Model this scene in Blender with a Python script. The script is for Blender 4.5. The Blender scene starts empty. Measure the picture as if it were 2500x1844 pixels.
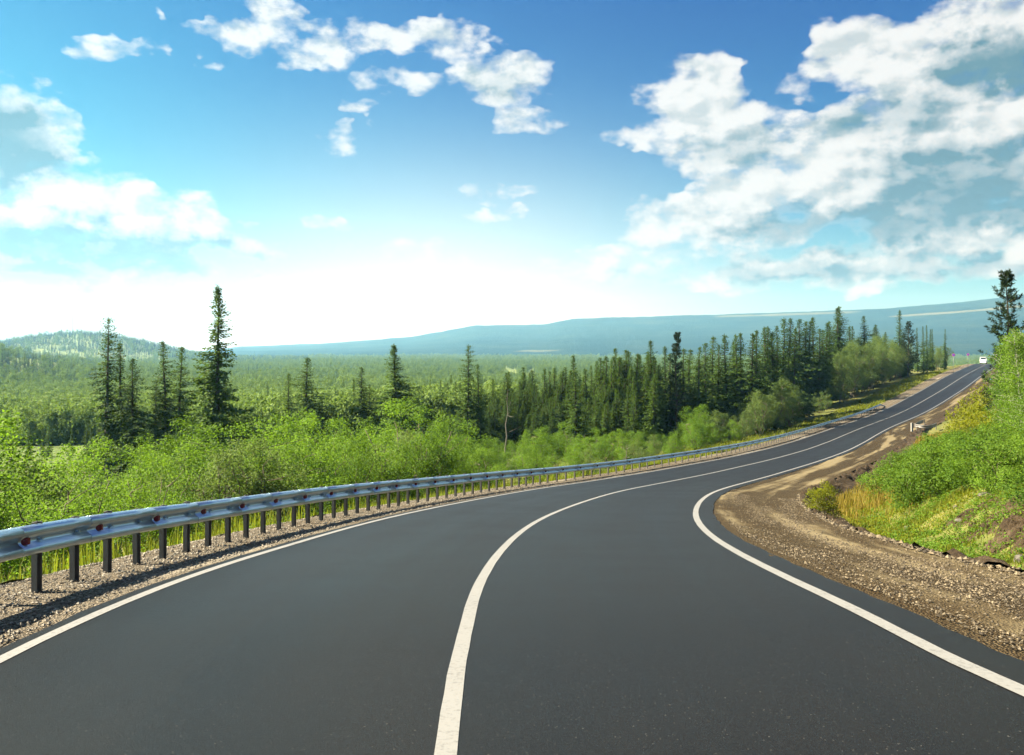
import bpy, math, random
import numpy as np

# ------------------------------------------------------------------ set-up
scene = bpy.context.scene
COL = scene.collection
R = math.radians
SUN_AZ, SUN_EL = -80.0, 38.0          # degrees, azimuth clockwise from the viewing direction (+Y)
EXPOSURE = 2.35

# camera: 28.8 mm lens on a 36 mm sensor, level, with a small downward lens shift (verticals stay vertical)
FPX, HORIZON = 2000.0, 850.0          # focal length and horizon row for a 2500 px wide picture
cam = bpy.data.cameras.new('camera')
cam_o = bpy.data.objects.new('camera', cam)
COL.objects.link(cam_o)
cam.sensor_width = 36.0
cam.lens = 36.0 * FPX / 2500.0
cam.shift_y = -(922.0 - HORIZON) / 2500.0
cam.clip_start = 0.1
cam.clip_end = 30000.0
cam_o.location = (0, 0, 0)
cam_o.rotation_euler = (math.pi / 2, 0, 0)
scene.camera = cam_o

scene.view_settings.view_transform = 'Standard'
scene.view_settings.look = 'None'
scene.view_settings.gamma = 1.0
scene.view_settings.use_curve_mapping = False
scene.view_settings.exposure = EXPOSURE
scene.render.engine = 'CYCLES'
cy = scene.cycles
cy.max_bounces = 6
cy.diffuse_bounces = 3
cy.glossy_bounces = 2
cy.transmission_bounces = 4
cy.transparent_max_bounces = 4
cy.volume_bounces = 0
cy.use_denoising = True
cy.caustics_reflective = False
cy.caustics_refractive = False

sun_l = bpy.data.lights.new('sun', 'SUN')
sun_l.energy = 5.0
sun_l.angle = R(0.53)
sun_l.color = (1.0, 0.92, 0.72)
sun_o = bpy.data.objects.new('sun', sun_l)
COL.objects.link(sun_o)
sun_o.rotation_euler = (R(90 - SUN_EL), 0, R(180 - SUN_AZ))
sun_o.location = (-60, 30, 80)


class NT:
    """small helper that adds and links shader nodes"""
    def __init__(self, tree):
        self.t = tree
        self.n = tree.nodes
        self.l = tree.links

    def put(self, sock, v):
        if v is None:
            return
        if isinstance(v, bpy.types.NodeSocket):
            self.l.new(v, sock)
        else:
            sock.default_value = v

    def math(self, op, a, b=None, c=None, clamp=False):
        n = self.n.new('ShaderNodeMath')
        n.operation = op
        n.use_clamp = clamp
        for i, v in enumerate((a, b, c)):
            self.put(n.inputs[i], v)
        return n.outputs[0]

    def vec(self, op, a, b=None, c=None, scale=None, out=0):
        n = self.n.new('ShaderNodeVectorMath')
        n.operation = op
        for i, v in enumerate((a, b, c)):
            self.put(n.inputs[i], v)
        if scale is not None:
            self.put(n.inputs['Scale'], scale)
        return n.outputs['Value'] if out == 1 else n.outputs[0]

    def noise(self, v, scale, detail=4.0, rough=0.5, dist=0.0, color=False, dims='3D'):
        n = self.n.new('ShaderNodeTexNoise')
        n.noise_dimensions = dims
        self.put(n.inputs['Vector'], v)
        self.put(n.inputs['Scale'], scale)
        n.inputs['Detail'].default_value = detail
        n.inputs['Roughness'].default_value = rough
        n.inputs['Distortion'].default_value = dist
        return n.outputs['Color' if color else 'Fac']

    def voronoi(self, v, scale, feature='F1', out='Distance', rnd=1.0):
        n = self.n.new('ShaderNodeTexVoronoi')
        n.feature = feature
        self.put(n.inputs['Vector'], v)
        n.inputs['Scale'].default_value = scale
        n.inputs['Randomness'].default_value = rnd
        return n.outputs[out]

    def mix(self, f, a, b, blend='MIX'):
        n = self.n.new('ShaderNodeMix')
        n.data_type = 'RGBA'
        n.blend_type = blend
        self.put(n.inputs[0], f)
        self.put(n.inputs[6], a if not isinstance(a, tuple) else (*a[:3], 1))
        self.put(n.inputs[7], b if not isinstance(b, tuple) else (*b[:3], 1))
        return n.outputs[2]

    def smooth(self, v, a, b, lo=0.0, hi=1.0):
        n = self.n.new('ShaderNodeMapRange')
        n.interpolation_type = 'SMOOTHSTEP'
        self.put(n.inputs[0], v)
        self.put(n.inputs[1], a)
        self.put(n.inputs[2], b)
        n.inputs[3].default_value = lo
        n.inputs[4].default_value = hi
        return n.outputs[0]

    def ramp(self, v, stops):
        n = self.n.new('ShaderNodeValToRGB')
        e = n.color_ramp.elements
        while len(e) < len(stops):
            e.new(0.5)
        for el, (p, c) in zip(e, stops):
            el.position = p
            el.color = (*c, 1) if len(c) == 3 else c
        self.put(n.inputs[0], v)
        return n.outputs[0]


# ------------------------------------------------------------------ sky
def azel(x, y):
    """pixel of the 2240 px wide view -> azimuth and elevation in degrees"""
    X, Y = x * 2500 / 2240 - 1250, HORIZON - y * 2500 / 2240
    return math.degrees(math.atan2(X, FPX)), math.degrees(math.atan2(Y, math.hypot(X, FPX)))


CLOUDS = [  # centre, half width, half height, weight (in view pixels; turned into directions below)
    (500, 72, 110, 40, 1), (600, 30, 80, 60, .9), (700, 105, 110, 55, 1), (840, 85, 110, 45, 1), (980, 80, 120, 48, 1),
    (730, 130, 50, 40, .8), (1090, 168, 150, 72, 1.1), (1150, 255, 90, 48, .85), (240, 110, 125, 32, .85),
    (860, 175, 105, 35, .8), (785, 235, 56, 28, .8), (740, 305, 66, 42, .8), (350, 32, 26, 22, .7), (475, 136, 36, 18, .6),
    (40, 300, 175, 125, 1.6), (20, 385, 210, 75, 1.3), (200, 400, 110, 50, .8),
    (150, 460, 340, 90, 1.5), (330, 450, 170, 60, 1.2), (460, 525, 185, 52, 1.15), (90, 550, 400, 66, 1.3), (260, 580, 270, 46, 1.0),
    (1520, 235, 136, 130, 1.54), (1590, 190, 50, 40, .7), (1420, 290, 140, 50, .95), (1610, 305, 200, 86, 1.47),
    (1870, 110, 131, 97, 1.47), (1740, 185, 80, 32, .7), (2010, 140, 231, 113, 1.41), (2180, 60, 200, 119, 1.41),
    (2080, 280, 346, 162, 1.66), (1860, 330, 231, 119, 1.47), (1990, 400, 441, 130, 1.66), (1640, 425, 147, 92, 1.41),
    (1500, 470, 150, 55, .95), (1560, 500, 252, 65, 1.22), (2120, 500, 346, 86, 1.41), (1760, 590, 441, 59, 1.15),
    (2050, 560, 399, 59, 1.22), (1330, 575, 240, 42, .8), (1080, 420, 100, 22, .55), (1085, 462, 90, 24, .6),
    (700, 488, 70, 22, .55), (1230, 610, 330, 40, .7), (560, 640, 420, 40, .75), (180, 650, 330, 45, .75), (940, 560, 120, 36, .6),
]
SHADE = [  # thick undersides that stand in their own shade
    (0, 315, 150, 125, 1.15), (70, 525, 260, 55, 1.0), (330, 562, 320, 62, .95), (120, 592, 280, 36, .8),
    (2190, 140, 200, 75, 1.15), (2090, 365, 240, 65, .75), (2110, 420, 270, 60, 1.0), (2180, 460, 300, 60, 1.05), (1860, 500, 330, 52, 1.05),
    (1960, 250, 160, 45, .35), (1700, 590, 420, 30, .55), (2160, 590, 300, 30, .6), (1600, 330, 120, 40, .3), (1100, 190, 70, 30, .25),
]

world = bpy.data.worlds.new('World')
scene.world = world
world.use_nodes = True
wt = NT(world.node_tree)
wt.n.clear()


def blob_group(name, blobs):
    g = bpy.data.node_groups.new(name, 'ShaderNodeTree')
    g.interface.new_socket('Vector', in_out='INPUT', socket_type='NodeSocketVector')
    g.interface.new_socket('Value', in_out='OUTPUT', socket_type='NodeSocketFloat')
    k = NT(g)
    gi, go = k.n.new('NodeGroupInput'), k.n.new('NodeGroupOutput')
    acc = None
    for (x, y, w, h, wgt) in blobs:
        a, e = azel(x, y)
        a2, _ = azel(x + w, y)
        _, e2 = azel(x, y - h)
        ra, re = max(a2 - a, .3), max(e2 - e, .3)
        d = k.vec('MULTIPLY_ADD', gi.outputs[0], (1 / ra, 1 / re, 0), (-a / ra, -e / re, 0))
        q = k.vec('DOT_PRODUCT', d, d, out=1)
        b = k.math('MULTIPLY_ADD', q, -wgt, wgt)
        acc = b if acc is None else k.math('SMOOTH_MAX', acc, b, 0.35)
    k.l.new(acc, go.inputs[0])
    return g


def cloud_group():
    g = bpy.data.node_groups.new('cloud_density', 'ShaderNodeTree')
    g.interface.new_socket('Vector', in_out='INPUT', socket_type='NodeSocketVector')
    g.interface.new_socket('Slope', in_out='OUTPUT', socket_type='NodeSocketFloat')
    g.interface.new_socket('Value', in_out='OUTPUT', socket_type='NodeSocketFloat')
    k = NT(g)
    gi, go = k.n.new('NodeGroupInput'), k.n.new('NodeGroupOutput')
    p = gi.outputs[0]
    st = k.vec('MULTIPLY', p, (0.8, 1.35, 1))
    w1 = k.noise(st, 0.32, 3, .55, color=True, dims='2D')
    pw = k.vec('MULTIPLY_ADD', w1, (5.0, 3.2, 0), p)
    pw = k.vec('ADD', pw, (-2.5, -1.6, 0))
    bg = k.n.new('ShaderNodeGroup')
    bg.node_tree = blob_group('cloud_masses', CLOUDS)
    k.l.new(pw, bg.inputs[0])
    mass = k.math('MAXIMUM', bg.outputs[0], 0.0)
    # beyond the view the sky goes on with broken cumulus of the same kind
    sx = k.n.new('ShaderNodeSeparateXYZ')
    k.l.new(p, sx.inputs[0])
    out1 = k.smooth(k.math('ABSOLUTE', sx.outputs[0]), 33.0, 42.0)
    out2 = k.smooth(sx.outputs[1], 25.0, 34.0)
    outside = k.math('MAXIMUM', out1, out2)
    gen = k.smooth(k.noise(st, 0.06, 1, .5, dims='2D'), .5, .68)
    mass = k.math('MAXIMUM', mass, k.math('MULTIPLY', outside, gen))
    n1 = k.noise(st, 0.46, 8, .56, 0.0, dims='2D')
    n2 = k.noise(k.vec('ADD', st, (-.55, 1.0, 0)), 0.46, 4, .56, 0.0, dims='2D')
    gate = k.smooth(mass, 0.0, 0.3)
    nn = k.math('MULTIPLY', k.math('SUBTRACT', n1, .5), 2.7)
    d = k.math('ADD', k.math('MULTIPLY', nn, gate), k.math('MULTIPLY_ADD', mass, 1.15, -.34))
    k.l.new(d, go.inputs['Value'])
    k.l.new(k.math('SUBTRACT', n2, n1), go.inputs['Slope'])
    return g


tc = wt.n.new('ShaderNodeTexCoord')
dirv = wt.vec('NORMALIZE', tc.outputs['Generated'])
sp = wt.n.new('ShaderNodeSeparateXYZ')
wt.l.new(dirv, sp.inputs[0])
az = wt.math('DEGREES', wt.math('ARCTAN2', sp.outputs[0], sp.outputs[1]))
el = wt.math('DEGREES', wt.math('ARCSINE', sp.outputs[2]))
cv = wt.n.new('ShaderNodeCombineXYZ')
wt.l.new(az, cv.inputs[0])
wt.l.new(el, cv.inputs[1])
ae = cv.outputs[0]

sky = wt.n.new('ShaderNodeTexSky')
sky.sky_type = 'NISHITA'
sky.sun_disc = False
sky.sun_elevation = R(SUN_EL)
sky.sun_rotation = R(SUN_AZ)
sky.altitude = 200.0
sky.air_density = 1.0
sky.dust_density = 0.6
sky.ozone_density = 1.4
SKY_STRENGTH = 0.1
# the photograph's deep polarised blue: a per-channel film curve on the physical sky
N0 = SKY_STRENGTH * 1.537            # reference level of the curve
N1 = SKY_STRENGTH * 2 ** EXPOSURE
sr = wt.n.new('ShaderNodeSeparateColor')
wt.l.new(sky.outputs[0], sr.inputs[0])
cc = wt.n.new('ShaderNodeCombineColor')
for i, (g_, k_) in enumerate(((3.6, .20), (2.6, 1.55), (1.05, .86))):
    x_ = wt.math('MULTIPLY', wt.math('POWER', wt.math('MULTIPLY', sr.outputs[i], N0), g_), k_)
    y_ = wt.math('DIVIDE', x_, wt.math('MULTIPLY_ADD', x_, (.5, 1.0, .42)[i], 1.0))
    wt.l.new(wt.math('DIVIDE', y_, N1), cc.inputs[i])
skyc = cc.outputs[0]

# whitening of the low sky by moisture, strongest where the photograph's sky is brightest
el0 = wt.math('MAXIMUM', el, 0.0)
hz = wt.math('EXPONENT', wt.math('MULTIPLY', el0, -1 / 4.5))
ga = wt.math('MULTIPLY', wt.math('ADD', az, 5.0), 1 / 18.0)
ge = wt.math('MULTIPLY', wt.math('SUBTRACT', el, 1.5), 1 / 9.5)
gl = wt.math('EXPONENT', wt.math('MULTIPLY', wt.math('ADD', wt.math('MULTIPLY', ga, ga), wt.math('MULTIPLY', ge, ge)), -1.0))
hazef = wt.math('ADD', wt.math('MULTIPLY', hz, .64), wt.math('MULTIPLY', gl, .8), clamp=True)
S = 1.537 / N1
WHITE = 0.68
skyc = wt.mix(hazef, skyc, (WHITE * .965 * S, WHITE * S, WHITE * 1.0 * S))

cg = cloud_group()
c1 = wt.n.new('ShaderNodeGroup')
c1.node_tree = cg
wt.l.new(ae, c1.inputs[0])
sh = wt.n.new('ShaderNodeGroup')
sh.node_tree = blob_group('cloud_undersides', SHADE)
shw = wt.noise(ae, 0.36, 5, .6, color=True, dims='2D')
wt.l.new(wt.vec('ADD', wt.vec('MULTIPLY_ADD', shw, (4.6, 3.4, 0), ae), (-2.3, -1.7, 0)), sh.inputs[0])
alpha = wt.math('POWER', wt.smooth(c1.outputs['Value'], -0.14, 0.85), .8)
self_sh = wt.smooth(c1.outputs['Slope'], -.12, .22)
thick = wt.smooth(wt.math('MULTIPLY_ADD', c1.outputs['Slope'], .8, sh.outputs[0]), -.5, 1.2)
dark = wt.math('ADD', wt.math('MULTIPLY', self_sh, .40), wt.math('MULTIPLY', thick, 1.0), clamp=True)
dark = wt.math('MULTIPLY', dark, wt.smooth(c1.outputs['Value'], -.1, .45))
W2 = 0.58
cl = wt.mix(dark, (W2 * S, W2 * S, W2 * .985 * S), (.085 * S, .165 * S, .20 * S))
cl = wt.mix(wt.math('MULTIPLY', hazef, .28), cl, (WHITE * S, WHITE * S, WHITE * S))
final = wt.mix(alpha, skyc, cl)
bgn = wt.n.new('ShaderNodeBackground')
wt.l.new(final, bgn.inputs[0])
bgn.inputs[1].default_value = SKY_STRENGTH
wo = wt.n.new('ShaderNodeOutputWorld')
wt.l.new(bgn.outputs[0], wo.inputs[0])
world.cycles.sampling_method = 'MANUAL'
world.cycles.sample_map_resolution = 512

# ------------------------------------------------------------------ mesh helpers
def mesh(name, V, F, mats=(), smooth=False, midx=None, face_attr=None, uv=None):
    """V (n,3); F: list of index arrays, each (m,k) with its own k"""
    me = bpy.data.meshes.new(name)
    V = np.asarray(V, np.float32)
    F = [np.asarray(f, np.int32) for f in F if len(f)]
    nl = sum(f.size for f in F)
    nf = sum(len(f) for f in F)
    me.vertices.add(len(V))
    me.vertices.foreach_set('co', V.ravel())
    me.loops.add(nl)
    me.polygons.add(nf)
    li = np.concatenate([f.ravel() for f in F])
    tot = np.concatenate([np.full(len(f), f.shape[1]) for f in F])
    me.loops.foreach_set('vertex_index', li)
    me.polygons.foreach_set('loop_start', np.r_[0, np.cumsum(tot)[:-1]].astype(np.int32))
    for m in mats:
        me.materials.append(m)
    if midx is not None:
        me.polygons.foreach_set('material_index', np.asarray(midx, np.int32))
    me.update(calc_edges=True)
    me.polygons.foreach_set('use_smooth', np.full(nf, smooth))
    if face_attr is not None:
        a = me.attributes.new('rnd', 'FLOAT', 'FACE')
        a.data.foreach_set('value', np.asarray(face_attr, np.float32))
    if uv is not None:
        u = me.uv_layers.new(name='UVMap')
        u.data.foreach_set('uv', np.asarray(uv, np.float32)[li].ravel())
    me.validate()
    return me


def obj(name, me, parent=None, loc=None, rotz=0.0, scale=None, label=None, cat=None, group=None, kind=None):
    o = bpy.data.objects.new(name, me)
    COL.objects.link(o)
    if parent is not None:
        o.parent = parent
    if loc is not None:
        o.location = loc
    if rotz:
        o.rotation_euler = (0, 0, rotz)
    if scale is not None:
        o.scale = scale if hasattr(scale, '__len__') else (scale,) * 3
    for k, v in (('label', label), ('category', cat), ('group', group), ('kind', kind)):
        if v:
            o[k] = v
    return o


class MB:
    """collects boxes, tubes and loose faces into one mesh"""
    def __init__(self):
        self.V, self.F3, self.F4, self.n = [], [], [], 0

    def add(self, v, f):
        v = np.asarray(v, float)
        f = np.asarray(f, int)
        (self.F3 if f.shape[1] == 3 else self.F4).append(f + self.n)
        self.V.append(v)
        self.n += len(v)

    def box(self, c, size, mat=None):
        sx, sy, sz = (q / 2 for q in size)
        v = np.array([(x, y, z) for z in (-sz, sz) for x, y in ((-sx, -sy), (sx, -sy), (sx, sy), (-sx, sy))])
        if mat is not None:
            v = v @ np.asarray(mat).T
        self.add(v + np.asarray(c), [(0, 3, 2, 1), (4, 5, 6, 7), (0, 1, 5, 4), (1, 2, 6, 5), (2, 3, 7, 6), (3, 0, 4, 7)])

    def tube(self, P, r, n=6, cap=True):
        P = np.asarray(P, float)
        r = np.broadcast_to(np.asarray(r, float), len(P))
        T = np.gradient(P, axis=0)
        T /= np.linalg.norm(T, axis=1)[:, None] + 1e-9
        ref = np.array([0, 0, 1.0]) if abs(T[:, 2]).mean() < .8 else np.array([1.0, 0, 0])
        A = np.cross(T, ref)
        A /= np.linalg.norm(A, axis=1)[:, None] + 1e-9
        B = np.cross(T, A)
        th = np.arange(n) * 2 * np.pi / n
        v = P[:, None] + r[:, None, None] * (np.cos(th)[None, :, None] * A[:, None] + np.sin(th)[None, :, None] * B[:, None])
        m = len(P)
        i = np.arange(m - 1)[:, None] * n
        j = np.arange(n)[None]
        f = np.stack([i + j, i + (j + 1) % n, i + n + (j + 1) % n, i + n + j], -1).reshape(-1, 4)
        v = v.reshape(-1, 3)
        self.add(v, f)
        if cap:
            b = self.n
            self.add(np.vstack([P[:1], P[-1:]]), np.zeros((0, 3), int))
            k = b - m * n
            self.F3.append(np.array([(b, k + (q + 1) % n, k + q) for q in range(n)] +
                                    [(b + 1, k + (m - 1) * n + q, k + (m - 1) * n + (q + 1) % n) for q in range(n)]))

    def mesh(self, name, mats, smooth=False):
        fs = []
        if self.F3:
            fs.append(np.concatenate(self.F3))
        if self.F4:
            fs.append(np.concatenate(self.F4))
        return mesh(name, np.concatenate(self.V), fs, mats, smooth)


def fbm(x, y, seed=0, octaves=4):
    """cheap smooth 2-D value noise in [-1, 1], numpy"""
    tot, amp, nrm = 0.0, 1.0, 0.0
    for o in range(octaves):
        fx, fy = x * 2 ** o + 17.3 * seed, y * 2 ** o - 9.1 * seed
        ix, iy = np.floor(fx), np.floor(fy)
        ux, uy = fx - ix, fy - iy
        ux, uy = ux * ux * (3 - 2 * ux), uy * uy * (3 - 2 * uy)

        def h(a, b):
            q = np.sin(a * 127.1 + b * 311.7 + seed * 74.7) * 43758.5453
            return (q - np.floor(q)) * 2 - 1
        tot = tot + amp * ((h(ix, iy) * (1 - ux) + h(ix + 1, iy) * ux) * (1 - uy) + (h(ix, iy + 1) * (1 - ux) + h(ix + 1, iy + 1) * ux) * uy)
        nrm += amp
        amp *= .5
    return tot / nrm


def sstep(x, a, b):
    t = np.clip((x - a) / (b - a), 0, 1)
    return t * t * (3 - 2 * t)


# ------------------------------------------------------------------ materials
MATS = {}


def material(name):
    m = bpy.data.materials.new(name)
    m.use_nodes = True
    t = NT(m.node_tree)
    b = t.n['Principled BSDF']
    MATS[name] = m
    return m, t, b


def plain(name, col, rough=.6, metal=0.0, spec=.4, var=.15, vscale=6.0, bump=0.0):
    m, t, b = material(name)
    co = t.n.new('ShaderNodeTexCoord').outputs['Object']
    nz = t.noise(co, vscale, 5, .6)
    c = t.mix(nz, tuple(v * (1 - var) for v in col), tuple(min(1, v * (1 + var)) for v in col))
    t.l.new(c, b.inputs['Base Color'])
    b.inputs['Roughness'].default_value = rough
    b.inputs['Metallic'].default_value = metal
    b.inputs['Specular IOR Level'].default_value = spec
    if bump:
        bn = t.n.new('ShaderNodeBump')
        bn.inputs['Strength'].default_value = bump
        t.l.new(t.noise(co, vscale * 4, 5, .6), bn.inputs['Height'])
        t.l.new(bn.outputs[0], b.inputs['Normal'])
    return m


def leaf_mat(name, dark, light, trans, tfac=.45, rough=.5, objvar=.5):
    m, t, b = material(name)
    at = t.n.new('ShaderNodeAttribute')
    at.attribute_name = 'rnd'
    oi = t.n.new('ShaderNodeObjectInfo')
    f = t.math('ADD', t.math('MULTIPLY', at.outputs['Fac'], 1 - objvar * .6), t.math('MULTIPLY', oi.outputs['Random'], objvar * .6), clamp=True)
    c = t.mix(f, dark, light)
    t.l.new(c, b.inputs['Base Color'])
    b.inputs['Roughness'].default_value = rough + .15
    b.inputs['Specular IOR Level'].default_value = .12
    tr = t.n.new('ShaderNodeBsdfTranslucent')
    t.l.new(t.mix(f, tuple(v * .7 for v in trans), tuple(v * 1.25 for v in trans)), tr.inputs[0])
    mx = t.n.new('ShaderNodeMixShader')
    mx.inputs[0].default_value = tfac
    t.l.new(b.outputs[0], mx.inputs[1])
    t.l.new(tr.outputs[0], mx.inputs[2])
    t.l.new(mx.outputs[0], t.n['Material Output'].inputs[0])
    return m


M_LEAF = leaf_mat('birch_leaf', (.034, .080, .008), (.140, .222, .022), (.175, .31, .018), .38, objvar=.9)
M_LEAF_PALE = leaf_mat('willow_leaf', (.055, .095, .022), (.145, .195, .052), (.16, .235, .04), .38)
M_LEAF_DEEP = leaf_mat('shrub_leaf', (.032, .080, .009), (.105, .170, .016), (.13, .22, .015), .40)
M_LEAF_GOLD = leaf_mat('golden_leaf', (.09, .115, .008), (.19, .19, .012), (.25, .27, .012), .45)
M_NEEDLE = leaf_mat('spruce_needle', (.013, .032, .006), (.085, .145, .020), (.085, .15, .012), .32, .6, .7)
M_PINE = leaf_mat('pine_needle', (0.0096, 0.024, 0.0096), (0.032, 0.052, 0.0176), (0.024, 0.04, 0.0096), .25, .6)
M_GRASS = leaf_mat('grass_blade', (0.068, 0.0952, 0.00816), (0.1904, 0.1972, 0.0238), (0.1632, 0.1972, 0.0136), .45)
M_GRASS_DRY = leaf_mat('dry_grass_blade', (0.143, 0.1105, 0.013), (0.273, 0.195, 0.0455), (0.221, 0.1755, 0.0195), .4)
M_FARLEAF = leaf_mat('far_broadleaf', (.070, .120, .028), (.165, .235, .055), (.15, .23, .035), .35, .6, 1.0)
M_FARNEEDLE = leaf_mat('far_needle', (.014, .032, .014), (.045, .075, .024), (.04, .065, .015), .28, .6, 1.0)
M_BARK = plain('spruce_bark', (.055, .042, .03), .9, vscale=8, var=.4, bump=.5)
M_TWIG = plain('twig_bark', (.09, .07, .045), .85, vscale=8, var=.35)
M_BIRCH = plain('birch_bark', (.28, .265, .22), .7, vscale=5, var=.45, bump=.3)
M_DEAD = plain('dead_wood', (.13, .115, .09), .9, vscale=6, var=.4)
M_STEEL = plain('galvanised_steel', (.42, .53, .63), .34, .92, .5, .12, 3.0, .0)
M_POST = plain('weathered_post_steel', (.15, .14, .13), .6, .45, .4, .35, 7.0, .1)
M_RED = plain('red_reflector_plastic', (.16, .004, .003), .3, 0, .5, .1)
M_ROCK = plain('grey_stone', (.085, .075, .06), .85, 0, .3, .35, 5.0, .5)
M_WHITE = plain('white_vehicle_paint', (.78, .78, .78), .3, 0, .5, .03)
M_TYRE = plain('black_rubber', (.02, .02, .02), .8)
M_GLASS = plain('dark_glass', (.02, .025, .03), .08, 0, .6)
M_LAMP = plain('lamp_glass', (.7, .7, .65), .15, 0, .6, .03)
M_SIGNBLUE = plain('sign_blue', (.03, .06, .45), .4, 0, .4, .05)
M_SIGNRED = plain('sign_red', (.5, .02, .02), .4, 0, .4, .05)
M_POLE = plain('pale_pole_paint', (.16, .17, .17), .5, .2)
M_CONCRETE = plain('pale_concrete', (.26, .25, .23), .85, vscale=9, var=.2, bump=.3)
M_BLUEDRUM = plain('blue_plastic', (.03, .16, .32), .5)


def ground_mat(name, stops, scale, extra=None, bump=.4, bscale=6.0, bdist=.05):
    m, t, b = material(name)
    ge = t.n.new('ShaderNodeNewGeometry')
    p = ge.outputs['Position']
    n1 = t.noise(p, scale, 8, .62)
    n2 = t.noise(p, scale * 7.3, 5, .6)
    v = t.math('ADD', t.math('MULTIPLY', n1, .65), t.math('MULTIPLY', n2, .35))
    c = t.ramp(v, stops)
    t.l.new(c, b.inputs['Base Color'])
    b.inputs['Roughness'].default_value = .95
    b.inputs['Specular IOR Level'].default_value = .15
    bn = t.n.new('ShaderNodeBump')
    bn.inputs['Strength'].default_value = bump
    bn.inputs['Distance'].default_value = bdist
    t.l.new(t.noise(p, bscale, 8, .65), bn.inputs['Height'])
    t.l.new(bn.outputs[0], b.inputs['Normal'])
    return m


M_GROUND = ground_mat('undergrowth', [(.3, (.03, .045, .012)), (.5, (.07, .10, .02)), (.65, (.13, .15, .035))], .25, bump=.8)
M_VALLEY = ground_mat('valley_floor', [(.3, (.06, .085, .022)), (.5, (.11, .15, .035)), (.68, (.17, .19, .05))], .02, bump=.5, bscale=.4, bdist=1.0)
M_SLOPE = ground_mat('grassy_slope', [(.3, (.03, .045, .012)), (.46, (.075, .085, .02)), (.58, (.13, .12, .035)), (.72, (.17, .14, .06))], .7, bump=.9)


def gravel_mat(name, light, dark, warm, track, uvscale=True):
    """stony shoulder: pebbles by voronoi cells, compacted tracks running along the road (u = metres along, v = metres across)"""
    m, t, b = material(name)
    uv = t.n.new('ShaderNodeUVMap').outputs[0]
    ge = t.n.new('ShaderNodeNewGeometry')
    p = ge.outputs['Position']
    cell = t.voronoi(p, 42.0, out='Color')
    sc_ = t.n.new('ShaderNodeSeparateColor')
    t.l.new(cell, sc_.inputs[0])
    dist = t.voronoi(p, 42.0)
    fine = t.noise(p, 60, 3, .7)
    st = t.vec('MULTIPLY', uv, (.055, 1.0, 1))
    band = t.noise(st, 1.0, 4, .5, .3)
    patch = t.noise(p, .9, 6, .6)
    compact = t.smooth(t.math('ADD', t.math('MULTIPLY', band, .95), t.math('MULTIPLY', patch, .14)), track[0], track[1])
    stone = t.mix(sc_.outputs[0], dark, light)
    stone = t.mix(t.math('MULTIPLY', sc_.outputs[1], .55), stone, warm)
    stone = t.mix(t.smooth(dist, .25, .75), stone, tuple(v * .35 for v in dark))
    dust = t.mix(fine, tuple(v * .82 for v in track[2]), track[2])
    c = t.mix(compact, stone, dust)
    c = t.mix(t.smooth(t.noise(p, .35, 5, .6), .50, .72), c, t.mix(.55, c, tuple(v * .5 for v in warm)))
    t.l.new(c, b.inputs['Base Color'])
    b.inputs['Roughness'].default_value = .95
    b.inputs['Specular IOR Level'].default_value = .15
    b.inputs['Specular Tint'].default_value = (1.0, .90, .79, 1)
    bn = t.n.new('ShaderNodeBump')
    bn.inputs['Strength'].default_value = .9
    bn.inputs['Distance'].default_value = .03
    hgt = t.math('MULTIPLY', t.math('SUBTRACT', 1.0, dist), t.math('SUBTRACT', 1.0, t.math('MULTIPLY', compact, .85)))
    t.l.new(t.math('ADD', hgt, t.math('MULTIPLY', patch, 2.0)), bn.inputs['Height'])
    t.l.new(bn.outputs[0], b.inputs['Normal'])
    return m


M_GRAVEL_L = gravel_mat('pale_gravel', (0.306, 0.2635, 0.204), (0.085, 0.0697, 0.051), (0.1955, 0.1445, 0.085), (.58, .78, (.25, .22, .17)))
M_GRAVEL_R = gravel_mat('brown_gravel', (0.1445, 0.1062, 0.05525), (0.0306, 0.0221, 0.01105), (0.07225, 0.0442, 0.017), (.53, .68, (.17, .135, .075)))
M_SOIL = ground_mat('dark_soil', [(.32, (0.0153, 0.0102, 0.00595)), (.5, (0.04675, 0.03145, 0.017)), (.64, (0.102, 0.0748, 0.0425)), (.75, (0.1785, 0.1403, 0.0935))], 1.6, bump=1.0, bscale=9, bdist=.12)


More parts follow.
